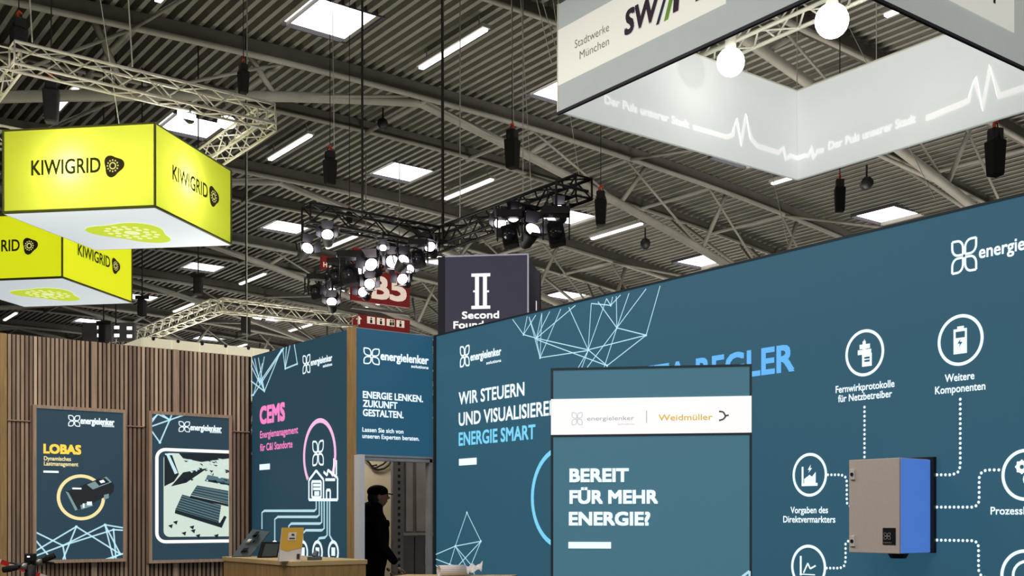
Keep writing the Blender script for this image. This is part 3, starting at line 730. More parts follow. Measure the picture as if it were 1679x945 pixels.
obj('band_edge', pbox(PTm, 0.012, W_-.012, v0_-.012, v0_, -.004, .0), mat('dark_seam', sr(40, 58, 72), .6), tt)
T_ = lambda d=.002: Art(PTm, d)
T_(.006).text('energielenker', 963, 690, 1040, 7, .01).text('solutions', 1013, 697, 1040, 3, .0).petals(938, 677, 955, 697, .05).make('lettering', glow('pale_grey_ink', sr(172, 172, 178), .8), tt, 'faint grey lettering')
T_(.006).rect(1059.5, 674, 1061, 694).make('divider', glow('mid_grey_ink', sr(170, 172, 176), .95), tt)
T_(.006).text('Weidmüller', 1080, 690, 1168, 10, .02).make('lettering', glow('pale_gold_ink', sr(214, 178, 96), .85), tt, 'faint gold lettering')
T_(.006).seg((1179, 675), (1186, 676), .008).seg((1186, 676), (1190, 683), .008).seg((1190, 683), (1186, 688), .008).seg((1186, 688), (1179, 690), .008).seg((1188, 683), (1195, 681), .008).make('arrow_logo', glow('dark_logo_ink', sr(70, 60, 60), .9), tt)
T_().text('BEREIT', 935, 790, 1030, 21.5, .045).text('FÜR MEHR', 935, 825.5, 1078, 21.5, .045).text('ENERGIE?', 934, 861, 1065, 21.5, .045).make('lettering', WHITE_INK, tt)
T_().rect(932, 889, 1002, 900).make('dash_mark', WHITE_INK, tt)
T_().seg((1217, 946), (1229, 937), .012).seg((1229, 937), (1229, 970), .01).seg((1217, 946), (1180, 1000), .01).make('line_pattern', LINE_INK, tt)

# ================================================================== PERSON IN THE DOORWAY
per = thing('person', 'person in black hooded jacket and black cap standing in the storeroom doorway', 'person', (5.98, 10.95, .1))
def skin(name, V, E_, R_, m_, parent, lv=2):
    off = root_loc(parent)
    me = bpy.data.meshes.new(name); me.from_pydata([Vector(v) for v in V], E_, []); me.update(); me.materials.append(m_)
    o = bpy.data.objects.new(name, me); COL.objects.link(o); o.parent = parent
    o.modifiers.new('skin', 'SKIN'); sv = me.skin_vertices[0].data
    for i, r in enumerate(R_): sv[i].radius = (r, r) if not isinstance(r, tuple) else r
    sv[0].use_root = True; sb_ = o.modifiers.new('subd', 'SUBSURF'); sb_.levels = lv; sb_.render_levels = lv
    return o
# local frame of the person: faces +x' (towards picture right), built about origin then rotated by the root
Bv = [(0,0,.95), (0,0,1.12), (0,0,1.30), (0,.0,1.46), (.02,0,1.55), (.035,0,1.66), (.045,0,1.72),   # 0-6 pelvis..head
      (0,.19,1.43), (.02,.24,1.15), (.16,.21,.93),           # 7-9 left arm
      (0,-.19,1.43), (.03,-.25,1.16), (.20,-.22,.95),        # 10-12 right arm
      (0,.10,.90), (.02,.11,.50), (-.02,.11,.09), (.12,.12,.04),  # 13-16
      (0,-.10,.90), (.03,-.11,.50), (-.01,-.11,.09), (.13,-.12,.04)]
Be = [(0,1),(1,2),(2,3),(3,4),(4,5),(5,6),(3,7),(7,8),(8,9),(3,10),(10,11),(11,12),(0,13),(13,14),(14,15),(15,16),(0,17),(17,18),(18,19),(19,20)]
Br = [(.17,.15),(.17,.15),(.19,.16),(.15,.13),.065,.085,.09,.085,.062,.045,.085,.062,.045,.10,.07,.05,.045,.10,.07,.05,.045]
M_jacket = mat('black_jacket', sr(8, 8, 9), .95, var=.3, scale=12)
M_jacket.node_tree.nodes['Principled BSDF'].inputs['Specular IOR Level'].default_value = .1
M_skin = mat('skin', sr(150, 112, 92), .55, var=.05)
skin('body', Bv, Be, Br, M_jacket, per)
hd = MB(); hd.sphere((.045, 0, 1.685), .105, 20, 14, (1.0, .82, 1.18))
head = obj('head', MB(), M_skin, per); bpy.data.objects.remove(head)
def lobj(name, mb, m_, parent, smooth=True):
    me = bpy.data.meshes.new(name); me.from_pydata(mb.v, [], mb.f); me.materials.append(m_); me.polygons.foreach_set('use_smooth', [smooth]*len(me.polygons))
    o = bpy.data.objects.new(name, me); COL.objects.link(o); o.parent = parent; return o
hd = lobj('head', hd, M_skin, per)
f = MB(); f.tube((.14, 0, 1.69), (.165, 0, 1.665), .012, 8, .016); lobj('nose', f, M_skin, hd)
for s_ in (1, -1):
    lobj('eye', MB().sphere((.135, s_*.035, 1.70), .012, 8, 6), mat('eye_dark', sr(30, 25, 22), .3), hd)
    lobj('ear', MB().sphere((.035, s_*.088, 1.68), .028, 10, 7, (.7, .35, 1.1)), M_skin, hd)
lobj('mouth', MB().sphere((.138, 0, 1.63), .02, 8, 6, (.4, 1.1, .3)), mat('lips', sr(130, 80, 72), .5), hd)
cp = MB(); cp.sphere((.035, 0, 1.74), .112, 20, 12, (1.05, .9, .68)); cap = lobj('cap', cp, M_jacket, per)
br = MB(); pts_t = []; 
for i in range(9):
    a_ = math.radians(-60+15*i); pts_t.append((.075+.13*math.cos(a_), .085*math.sin(a_), 1.735-.02*math.cos(a_)))
br.hexa([Vector(p)-Vector((0, 0, .008)) for p in pts_t], [Vector(p) for p in pts_t]); lobj('brim', br, M_jacket, cap)
hdm = MB(); hdm.sphere((-.045, 0, 1.545), .12, 16, 10, (.85, 1.0, .75)); lobj('hood', hdm, M_jacket, per)
hrm = MB(); hrm.sphere((.015, 0, 1.675), .102, 16, 10, (.9, .86, .95)); lobj('hair', hrm, mat('dark_hair', sr(22, 18, 16), .8), per)
for s_, base in ((1, Vector((.18, .205, .895))), (-1, Vector((.22, -.215, .915)))):
    V = [base, base+Vector((.03, 0, -.045))]; E_ = [(0, 1)]; R_ = [(.03, .022), (.038, .018)]
    hnd = skin('hand', V, E_, R_, M_skin, per, 1)
    for k_, (dy, ln) in enumerate(((-.027, .06), (-.009, .072), (.009, .068), (.027, .052))):
        p0 = base+Vector((.04, dy, -.06)); skin('finger', [p0, p0+Vector((.012, 0, -ln*.5)), p0+Vector((.002, 0, -ln))], [(0, 1), (1, 2)], [.009, .0085, .007], M_skin, hnd, 1)
    p0 = base+Vector((.045, -.03*s_, -.03)); skin('finger', [p0, p0+Vector((.03, -.01*s_, -.02)), p0+Vector((.04, -.005*s_, -.045))], [(0, 1), (1, 2)], [.011, .010, .008], M_skin, hnd, 1)
per.rotation_euler = (0, 0, math.radians(-18)); per.location = (5.985, 11.0, .1)
# shoes
for s_ in (1, -1): bevel(lobj('shoe', MB().box((-.06, s_*.115-.045, 0), (.20, s_*.115+.045, .075)), M_black, per, False), .02)

# ================================================================== E-SCOOTER, BARRIER TAPE
SD = 8.2
sc_ = thing('electric_scooter', 'black electric scooter handlebar and stem at the bottom left corner', 'scooter', atD(50, 925, SD)*1)
cs = atD(50, 927, SD); sc_.location = (cs.x, cs.y, 0)
g1 = atD(5, 935, SD-.15); g2 = atD(90, 911, SD+.1)
obj('handlebar', MB().path([g1, g1.lerp(cs, .6)+UP*.01, cs+UP*.02, g2.lerp(cs, .5)+UP*.012, g2], .014, 8), M_black, sc_, True)
for a_, b_ in ((g1, g1.lerp(cs, .5)), (g2, g2.lerp(cs, .52))): obj('grip', MB().path([a_, a_.lerp(b_, .5), b_], [.021, .024, .020], 10), M_blackcloth, sc_, True)
ba = g1.lerp(cs, .72); bb = g2.lerp(cs, .7)
for p_, q_ in ((ba, g1.lerp(cs, .1)+UP*.045+FW*.06), (bb, g2.lerp(cs, .15)-UP*.05+FW*.05)):
    obj('brake_lever', MB().path([p_+FW*.03, p_.lerp(q_, .4)+FW*.04, q_], [.012, .009, .007], 6), M_black, sc_, True)
for p_ in (ba, bb): obj('clamp', MB().tube(p_-RT*.03, p_+RT*.03, .024, 10), mat('worn_metal', sr(150, 145, 138), .4, .7), sc_, True)
bevel(obj('display', MB().obox(cs+UP*.055, RT*.035, FW*.03, UP*.03), M_black, sc_), .008)
obj('display_light', MB().obox(cs+UP*.062-FW*.031, RT*.010, FW*.001, UP*.005), mat('display_glow', (.5, .5, .9, 1), emit=(.7, .7, 1, 1), es=1.5), sc_)
ft = Vector((cs.x, cs.y, 0))+FW*.12
obj('stem', MB().path([cs, cs-UP*.15, Vector((ft.x, ft.y, .25))], [.04, .032, .032], 12), M_black, sc_, True)
for dd in (.16, -.75):
    c_ = Vector((cs.x, cs.y, .11))+(FW*.8+RT*.6)*dd*1.0
    obj('wheel', MB().tube(c_-Vector((.6*.02, -.8*.02, 0))*1.0, c_+Vector((.02, -.02, 0)), .11, 20), M_blackcloth, sc_)
dk0 = Vector((cs.x, cs.y, .14)); dirv = (FW*.8+RT*.6).normalized(); sd = dirv.cross(UP)
obj('deck', MB().obox(dk0-dirv*.32, dirv*.36, sd*.08, UP*.03), M_black, sc_)
tp = thing('barrier_tape', 'red and white striped barrier tape sagging behind the electric scooter', 'tape', atY(30, 930, 12.3))
RED = mat('red_tape', sr(200, 48, 42), .5); WHT = mat('white_tape', sr(238, 225, 220), .5)
Pn = [atY(x_, y_, 12.35-.004*x_) for x_, y_ in ((-60, 905), (-30, 915), (0, 925), (20, 932), (40, 939), (58, 946), (81, 954), (110, 961))]
tot = []; 
for a_, b_ in zip(Pn, Pn[1:]):
    k_ = max(1, int((b_-a_).length/.035)); tot += [a_.lerp(b_, i/k_) for i in range(k_)]
for i, (a_, b_) in enumerate(zip(tot, tot[1:])):
    slant = (b_-a_)*.5
    obj('tape_stripe', MB().hexa([a_, b_, b_+UP*.05+slant, a_+UP*.05+slant], [v+Vector((0, .002, 0)) for v in (a_, b_, b_+UP*.05+slant, a_+UP*.05+slant)]), RED if (i//2) % 2 else WHT, tp)

# ================================================================== YELLOW HANGING CUBES
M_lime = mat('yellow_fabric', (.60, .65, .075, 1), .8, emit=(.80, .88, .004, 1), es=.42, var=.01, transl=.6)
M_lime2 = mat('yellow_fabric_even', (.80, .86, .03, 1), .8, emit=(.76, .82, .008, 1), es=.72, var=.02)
M_under = mat('white_underside', sr(215, 222, 226), .8, emit=sr(212, 222, 228), es=.72, var=.02)
M_dgreen = mat('dark_green_ink', sr(70, 82, 8), .7, var=.05)
M_limeprint = glow('lime_print', sr(200, 218, 60), .85); M_palep = glow('pale_print', sr(238, 244, 190), .85)
def kiwi(near, left, right, zb, zt_, label, lamp, fmat):
    near, left, right = (Vector((p[0], p[1], 0)) for p in (near, left, right)); back = left+right-near
    c = (left+right)/2; t = thing('hanging_sign_cube', label, 'hanging sign', (c.x, c.y, zb))
    U = Vector((0, 0, 1))
    for a_, b_ in ((left, near), (near, right), (right, back), (back, left)):
        u = (b_-a_).normalized(); n_ = u.cross(U)
        if (a_-c).dot(n_) < 0: n_ = -n_
        obj('side_fabric', MB().poly([a_+U*zb, b_+U*zb, b_+U*zt_, a_+U*zt_]), fmat, t)
    fr_ = MB()
    for p_ in (near, left, right, back): fr_.tube(p_+U*(zb-.01), p_+U*(zt_+.01), .018, 6)
    ps = [near, right, back, left]
    for i in range(4):
        fr_.tube(ps[i]+U*(zb-.01), ps[(i+1) % 4]+U*(zb-.01), .022, 6); fr_.tube(ps[i]+U*zt_, ps[(i+1) % 4]+U*zt_, .015, 6)
    obj('frame', fr_, mat('olive_profile', sr(96, 102, 40), .5), t)
    obj('underside', MB().hexa([p+U*(zb-.03) for p in ps], [p+U*(zb-.012) for p in ps]), M_under, t)
    H = zt_-zb
    for a_, b_ in ((left, near), (near, right)):
        u = (b_-a_).normalized(); n_ = u.cross(U); n_ = n_ if (a_-c).dot(n_) > 0 else -n_
        L = (b_-a_).length; pl_ = Plane(a_+U*zb, u, n_)
        V, F_ = text_mesh('KIWIGRID', .0)
        xs = [v.x for v in V]; w0, w1 = min(xs), max(xs); tw = L*.455; sx_ = tw/(w1-w0); sy_ = H*.19/.73
        m_ = MB()
        for q_, (dx_, dy_) in enumerate(((0, 0), (.0045, .0045), (-.0045, .0045), (.0045, -.0045), (-.0045, -.0045))):
            k_ = len(m_.v); m_.v += [pl_.pt(L*.195+(v.x-w0)*sx_+dx_, H*.43+v.y*sy_+dy_, .02+q_*.0005) for v in V]; m_.f += [tuple(k_+i for i in f) for f in F_]
        obj('lettering', m_, M_dgreen, t)
        # rounded three-cornered badge
        A_ = Art(pl_, .02); cu, cv, R0 = L*.735, H*.50, H*.125
        pts_ = [(cu+R0*(1+.16*math.cos(3*th-.5))*math.cos(th), cv+R0*(1+.16*math.cos(3*th-.5))*math.sin(th)) for th in [2*math.pi*i/36 for i in range(36)]]
        A_.polyuv(pts_); bd = A_.make('badge', mat('brown_badge', sr(70, 62, 20), .7), t)
        A_ = Art(pl_, .026)
        for i in range(12):
            th = 2*math.pi*i/12; A_.polyuv([(cu-R0*.05+R0*.55*math.cos(th)+R0*.09*math.cos(q_), cv+R0*.55*math.sin(th)+R0*.09*math.sin(q_)) for q_ in [2*math.pi*k/6 for k in range(6)]])
        A_.loopuv([(cu-R0*.05+R0*.3*math.cos(2*math.pi*i/20), cv+R0*.3*math.sin(2*math.pi*i/20)) for i in range(20)], R0*.13)
        A_.make('badge_flower', glow('badge_pale', sr(225, 220, 130), .8), bd)
    # print on the underside
    ux = (near-left).normalized(); uy = (back-left).normalized(); pu = Plane(left+U*(zb-.031), ux, -U, uy); L = (near-left).length; R0 = L*.245; cu = cv = L*.53
    A_ = Art(pu, .004); A_.polyuv([(cu+R0*(1+.17*math.cos(3*th+2.2))*math.cos(th), cv+R0*(1+.17*math.cos(3*th+2.2))*math.sin(th)) for th in [2*math.pi*i/40 for i in range(40)]])
    up_ = A_.make('underside_badge', M_limeprint, t)
    A_ = Art(pu, .008)
    for k_, (rr, nn, rs) in enumerate(((.62, 14, .08), (.40, 10, .09))):
        for i in range(nn):
            th = 2*math.pi*i/nn; A_.polyuv([(cu+R0*rr*math.cos(th)+R0*rs*math.cos(q_), cv+R0*rr*math.sin(th)+R0*rs*math.sin(q_)) for q_ in [2*math.pi*k/6 for k in range(6)]])
    A_.polyuv([(cu+R0*.2*math.cos(2*math.pi*i/16), cv+R0*.2*math.sin(2*math.pi*i/16)) for i in range(16)])
    A_.make('badge_flower', M_palep, up_)
    if lamp:
        for (f_, g_, e_) in lamp:
            p_ = left.lerp(near, f_) if g_ == 0 else near.lerp(right, f_)
            p_ = p_.lerp(c, .19); l_ = bpy.data.lights.new('cube_lamp', 'POINT'); l_.energy = e_; l_.color = (1, .93, .9); l_.shadow_soft_size = .12
            o = bpy.data.objects.new('cube_lamp', l_); o.location = (p_.x, p_.y, zb+H*.52); COL.objects.link(o)
    return t, c
zb1 = 1.55+4.457; zt1 = 1.55+5.638
D2 = lambda px, D: (lambda p: (p.x, p.y))(atD(px, 850, D))
K1, kc = kiwi(D2(254, 16), D2(5.5, 16.33), D2(378.5, 18.2), zb1, zt1, 'near yellow hanging cube with dark lettering and white underside', [(.42, 0, 46), (.38, 1, 40)], M_lime)
K2, kc2 = kiwi(D2(102, 20.7), D2(-92, 21.1), D2(216, 23.1), zb1, zt1, 'far yellow hanging cube, lower left, partly hidden by the near one', None, M_lime2)

# ================================================================== LATTICE TRUSSES
def box_truss(t, p, q, s, m_, rc_=.022, rb_=.011, seg=None):
    """four chords and diagonal braces of a square lattice arm"""
    p, q = Vector(p), Vector(q); d = q-p; L = d.length; d.normalize(); h_ = UP; sd_ = d.cross(h_).normalized()
    cor = [sd_*a_*s/2+h_*b_*s/2 for a_, b_ in ((-1, -1), (1, -1), (1, 1), (-1, 1))]
    for c_ in cor: obj('chord', MB().tube(p+c_, q+c_, rc_, 6), m_, t, True)
    n_ = seg or max(2, round(L/(s*1.1)))
    for f_ in range(4):
        c1_, c2_ = cor[f_], cor[(f_+1) % 4]
        for i in range(n_):
            a_, b_ = (c1_, c2_) if i % 2 == 0 else (c2_, c1_)
            obj('brace', MB().tube(p+d*(L*i/n_)+a_, p+d*(L*(i+1)/n_)+b_, rb_, 5), m_, t, True)
    for e_ in (p, q):
        for f_ in range(4): obj('end_bar', MB().tube(e_+cor[f_], e_+cor[(f_+1) % 4], rb_*1.2, 5), m_, t, True)
def ring_truss(name, label, x0, x1, y0_, y1_, z, s, m_, arms='fblr'):
    t = thing(name, label, 'truss', ((x0+x1)/2, (y0_+y1_)/2, z))
    if 'f' in arms: box_truss(t, (x0, y0_, z), (x1, y0_, z), s, m_)
    if 'b' in arms: box_truss(t, (x0, y1_, z), (x1, y1_, z), s, m_)
    if 'l' in arms: box_truss(t, (x0, y0_+s/2, z), (x0, y1_-s/2, z), s, m_)
    if 'r' in arms: box_truss(t, (x1, y0_+s/2, z), (x1, y1_-s/2, z), s, m_)
    return t
ring_truss('lattice_truss', 'silver square lattice truss above the near yellow hanging cube', 3.45, 7.05, 16.2, 19.8, 7.66, .29, M_alu)
wt = thing('lattice_truss', 'pale lattice truss corner above the white fascia behind the slatted wall', 'truss', (10.2, 26.4, 6.7))
box_truss(wt, (10.2, 26.4, 6.68), (13.8, 26.4, 6.68), .3, M_alu); box_truss(wt, (10.2, 26.6, 6.68), (10.2, 35, 6.68), .3, M_alu)
bt = thing('lattice_truss', 'black lattice lighting truss carrying spotlights beside the dark column-logo sign', 'truss', (11.72, 18.8, 7.03))
BZ = 7.03
box_truss(bt, (8.85, 18.8, BZ), (11.55, 18.8, BZ), .34, M_black, .028, .016); box_truss(bt, (11.72, 14.4, BZ), (11.72, 24.6, BZ), .34, M_black, .028, .016)
st = thing('lattice_truss', 'warm lit lattice truss above the white hanging ring banner', 'truss', (8.85, 7.6, 6.65))
box_truss(st, (8.85, 4.2, 6.72), (8.85, 10.6, 6.72), .28, M_alu)

# cables
def cable(p, q, label, m_=None, r=.012, name='suspension_cable', group=None):
    p, q = Vector(p), Vector(q)
    return tag(obj(name, MB().tube(p, q, r, 6), m_ or M_cable, at=q, smooth=True), label, 'cable', group)
cable(atD(726, 392, 22), (11.72, 18.8, roof_z(11.7)), 'thick black cable rising from the black lighting truss corner', M_black, .03)
cable((atY(594, 356, 18.8)), (atY(594, 356, 18.8).x, 18.8, roof_z(10)), 'black cable rising from the left arm of the black lighting truss', M_black, .022)
p_ = atY(405, 560, 22.4); cable(p_, (p_.x, p_.y, roof_z(p_.x)), 'pale cable hanging right of the near yellow cube down to the white fascia', None, .012)
for (x_, y_, z_, lab) in ((3.7, 16.2, 7.9, 'steel cable at the left corner of the silver truss over the yellow cube'), (5.0, 16.2, 7.9, 'steel cable in the middle of the silver truss over the yellow cube')):
    cable((x_, y_, z_), (x_-.3, y_+.2, roof_z(x_)), lab, None, .01)

# white fascia behind the slatted wall
fz = 5.0
fa = thing('stand_fascia', 'white fascia band of a neighbouring stand showing above the slatted wall', 'fascia', (8.5, 22.5, 4.0))
p1 = atY(234, 553, 22.5); 
M_fas = mat('cream_fascia', sr(226, 220, 196), .8, emit=sr(226, 220, 196), es=.45, var=.03)  # emission stands in for stand lamps lighting the fascia
xr_ = atY(458, 575, 22.5).x
nP = 5
for i in range(nP):
    xa_ = p1.x+(xr_-p1.x)*i/nP; xb_ = p1.x+(xr_-p1.x)*(i+1)/nP
    obj('fascia_panel', MB().box((xa_+.004, 22.5, 4.0), (xb_-.004, 22.56, p1.z)), M_fas, fa)
for i in range(2): obj('fascia_panel', MB().box((p1.x, 22.57+2.2*i, 4.0), (p1.x+.06, 22.57+2.2*i+2.19, p1.z)), M_fas, fa)
for i in range(6):
    xx = p1.x+.2+(xr_-p1.x-.4)*i/5; obj('fixing_knob', MB().sphere((xx, 22.48, p1.z-.02), .035, 8, 6), M_black, fa)
for x_ in (p1.x+.05, xr_-.1): obj('post', MB().box((x_, 22.6, 0), (x_+.08, 22.68, 4.1)), M_alu, fa)

# ================================================================== WHITE RING BANNER
rz0, rz1 = 5.50, 6.55
X0, X1, Y0_, Y1_ = 6.70, 10.24, 5.22, 8.63
rb = thing('ring_banner', 'large white and grey square ring banner hanging at the upper right', 'hanging banner', ((X0+X1)/2, (Y0_+Y1_)/2, rz0))
M_rg = mat('grey_banner_fabric', sr(196, 204, 203), .8, emit=sr(196, 204, 203), es=.36, var=.02, transl=.3)  # emission added to banner fabric and prints for lamp light shining through
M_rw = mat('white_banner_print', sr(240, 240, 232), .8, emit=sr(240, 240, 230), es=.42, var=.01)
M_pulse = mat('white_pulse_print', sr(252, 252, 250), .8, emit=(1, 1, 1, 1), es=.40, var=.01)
M_inner = mat('inner_glow_fabric', sr(196, 201, 200), .8, emit=sr(226, 230, 228), es=.47, var=.01)  # liner emission added to imitate lamp light on the far inner faces
obj('inner_glow_liner', MB().poly([(X0+.02, Y1_-.012, rz0+.01), (X1-.014, Y1_-.012, rz0+.01), (X1-.014, Y1_-.012, rz1-.01), (X0+.02, Y1_-.012, rz1-.01)]), M_inner, rb, label='inner face brightened by added glow')
obj('inner_glow_liner', MB().poly([(X1-.012, Y1_-.014, rz0+.01), (X1-.012, Y0_+.02, rz0+.01), (X1-.012, Y0_+.02, rz1-.01), (X1-.012, Y1_-.014, rz1-.01)]), M_inner, rb, label='inner face brightened by added glow')
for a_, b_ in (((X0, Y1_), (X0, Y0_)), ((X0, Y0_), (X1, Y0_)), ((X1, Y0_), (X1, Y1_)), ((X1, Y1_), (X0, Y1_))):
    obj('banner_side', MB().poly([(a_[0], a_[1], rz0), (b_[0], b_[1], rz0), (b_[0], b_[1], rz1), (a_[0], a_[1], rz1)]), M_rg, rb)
fr_ = MB()
for a_, b_ in (((X0, Y1_), (X0, Y0_)), ((X0, Y0_), (X1, Y0_))):
    fr_.tube((a_[0], a_[1], rz0-.012), (b_[0], b_[1], rz0-.012), .020, 6)
obj('dark_edge', fr_, mat('dark_navy_edge', sr(46, 48, 62), .6), rb)
fr_ = MB()
for a_, b_ in (((X1, Y0_), (X1, Y1_)), ((X1, Y1_), (X0, Y1_))): fr_.tube((a_[0], a_[1], rz1), (b_[0], b_[1], rz1), .015, 6)
for c_ in ((X0, Y0_), (X1, Y0_), (X1, Y1_), (X0, Y1_)): fr_.tube((c_[0], c_[1], rz0), (c_[0], c_[1], rz1), .012, 6)
obj('frame', fr_, M_alu, rb)
PN = Plane((X0, Y1_, rz0), (0, -1, 0), (-1, 0, 0)); N_ = lambda d=.012: Art(PN, d)
u0 = 0.0; u1_ = PN.uv(1191, 2)[0]
vA = PN.uv(918, 140)[1]; vB = PN.uv(918, 49)[1]
N_(.006).rectuv(0.0, vA, u1_, vB).make('white_field', M_rw, rb)
M_ink = mat('aubergine_ink', sr(62, 44, 66), .7, var=.25, scale=4)
N_().text('Stadtwerke', 944, 80, 1000, 14, -.008).text('München', 952, 98, 1000, 14, -.008).make('lettering', mat('grey_print', sr(135, 130, 120), .7), rb, 'thin grey lettering')
N_().text('SW', 1026, 58, 1078, 40, .035, .12).make('lettering', M_ink, rb, 'bold dark purple lettering')
N_().poly((1077, 42), (1082, 40), (1094, -2), (1089, 0)).make('logo_stroke', mat('navy_ink', sr(40, 50, 90), .7), rb)
N_().poly((1090, 36), (1097, 32), (1107, -8), (1100, -6)).make('logo_stroke', mat('green_ink', sr(140, 195, 85), .7), rb, 'green slanted stroke')
N_().text('M', 1106, 20, 1150, 40, .035, .12).make('lettering', M_ink, rb, 'bold dark purple lettering')
PN2 = Plane((X0, Y0_, rz0), (1, 0, 0), (0, -1, 0)); 
ue = PN2.uv(1662, 58); u_s = PN2.uv(1500, -40)
Art(PN2, .006).rectuv(.35, vA, ue[0], vB).make('white_field', M_rw, rb)
uu = PN2.uv(1620, 6)
Art(PN2, .012).text('SWM', 1560, -30, 1630, 14, .03).make('lettering', M_ink, rb, 'bold dark purple lettering')
# inner faces
PF1 = Plane((X0, Y1_-.0, rz0), (1, 0, 0), (0, -1, 0)); PF2 = Plane((X1, Y1_, rz0), (0, -1, 0), (-1, 0, 0))
Art(PF1, .02).text('Der Puls unserer Stadt', 990, 170, 1128, 14, .02).make('lettering', M_pulse, rb, 'white lettering on the inner left face')
Art(PF2, .02).text('Der Puls unserer Stadt', 1360, 247, 1503, 14, .02).make('lettering', M_pulse, rb, 'white lettering on the inner right face')
def pulse(pl_, pts, w_): Art(pl_, .02).loopuv([pl_.uv(*p) for p in pts], w_, False).make('pulse_line', M_pulse, rb)
pulse(PF1, [(1135, 210), (1190, 226), (1200, 222), (1206, 196), (1213, 238), (1222, 190), (1230, 228), (1240, 240), (1275, 251), (1283, 243), (1287, 262), (1294, 256), (1305, 260)], .05)
pulse(PF2, [(1309, 260), (1320, 256), (1327, 256), (1331, 243), (1336, 260), (1341, 249), (1352, 247)], .05)
pulse(PF2, [(1520, 195), (1590, 166), (1600, 130), (1612, 180), (1625, 110), (1640, 158), (1700, 138)], .06)
for (cx_, cy_, lab) in ((X1, Y1_, 'far'), (X0, Y1_, 'left')):
    cable((cx_, cy_, rz1), (cx_, cy_, roof_z(cx_)), 'thin steel cable rising from the %s corner of the white ring banner' % lab, None, .006)
p_ = atX(1437, 100, X1); cable(p_, (p_.x, p_.y, roof_z(p_.x)), 'thin steel cable rising from the right inner face of the ring banner', None, .006)
# two bright flood lamps inside the ring
def flood(loc, r, e_, label, drop):
    t = thing('flood_lamp', label, 'lamp', loc); c = Vector(loc)
    obj('bulb', MB().sphere(c, r, 20, 12), mat('lamp_glass', (1, 1, 1, 1), emit=(1, .96, .88, 1), es=4, var=.0), t, True)
    obj('socket', MB().tube(c+UP*r*.8, c+UP*(r+.14), .06, 10), M_alu, t, True)
    obj('hanger', MB().tube(c+UP*(r+.14), c+UP*drop, .015, 6), M_alu, t)
_f = flood
def flood(loc, r, e_, label, drop):
    _f(loc, r, e_, label, drop)
    l_ = bpy.data.lights.new('flood_lamp_light', 'POINT'); l_.energy = e_; l_.color = (1, .96, .88); l_.shadow_soft_size = .06
    o = bpy.data.objects.new('flood_lamp_light', l_); o.location = Vector(loc)-UP*(r+.07); COL.objects.link(o)
flood(atD(1364, 34, 10.6), .16, 28, 'larger glowing flood lamp hanging inside the white ring banner', .45)
flood(atD(1198, 102, 11.6), .145, 3.2, 'smaller glowing flood lamp near the left inner face of the ring banner', .45)

# ================================================================== DARK COLUMN-LOGO SIGN
SDp = 25.0
rgt = atD(866, 417, SDp); uS = (-.12*FW+.993*RT).normalized(); nS = Vector((uS.y, -uS.x, 0)); nS = nS if nS.dot(FW) < 0 else -nS
wS = 2.06; lft = rgt-uS*wS; hS = 2.3; zT = rgt.z
PS = Plane((lft.x, lft.y, zT-hS), uS, nS)
sg = thing('column_logo_sign', 'dark grey hanging box sign with white column logo and white lettering', 'hanging sign', (lft.x+uS.x*wS/2, lft.y+uS.y*wS/2, zT-hS))
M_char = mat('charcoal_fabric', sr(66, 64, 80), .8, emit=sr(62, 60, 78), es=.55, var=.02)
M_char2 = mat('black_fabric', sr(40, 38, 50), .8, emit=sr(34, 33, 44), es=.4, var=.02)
M_pw = mat('white_print', (.85, .85, .87, 1), .7, emit=(1, 1, 1, 1), es=.75, var=.01)
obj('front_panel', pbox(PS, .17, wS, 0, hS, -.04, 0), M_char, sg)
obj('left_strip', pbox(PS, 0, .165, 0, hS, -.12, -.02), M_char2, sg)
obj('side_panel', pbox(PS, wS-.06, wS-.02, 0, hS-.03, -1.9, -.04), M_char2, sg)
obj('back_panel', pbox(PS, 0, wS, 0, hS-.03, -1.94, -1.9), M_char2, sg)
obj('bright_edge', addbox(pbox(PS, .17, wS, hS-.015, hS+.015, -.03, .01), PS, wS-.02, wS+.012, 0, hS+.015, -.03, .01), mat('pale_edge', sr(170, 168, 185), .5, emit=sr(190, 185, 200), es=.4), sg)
a = Art(PS, .01); a.rect(773, 449, 804, 453.5); a.rect(773, 502, 804, 506.5); a.rect(779, 453, 785.5, 502); a.rect(792, 453, 798.5, 502); a.rect(776, 476.5, 779, 479.5); a.rect(798.5, 476.5, 802, 479.5); a.make('column_logo', M_pw, sg)
Art(PS, .01).text('Second', 758, 523, 818, 12, .03).text('Foundation', 744, 539, 834, 12, .03).make('lettering', M_pw, sg)
PSS = Plane(PS.pt(wS-.02, 0, 0), -nS, uS)
a = Art(PSS, .01); a.rectuv(1.2, 0, 1.32, 1.5); a.make('column_logo', M_pw, sg)
for u_ in (.4, wS-.2): cable(PS.pt(u_, hS, -.5), PS.pt(u_, 0, -.5)+UP*(roof_z(14)-zT+hS-.3), 'thin cable above the %s half of the dark column-logo sign' % ('left' if u_ < 1 else 'right'), None, .012)

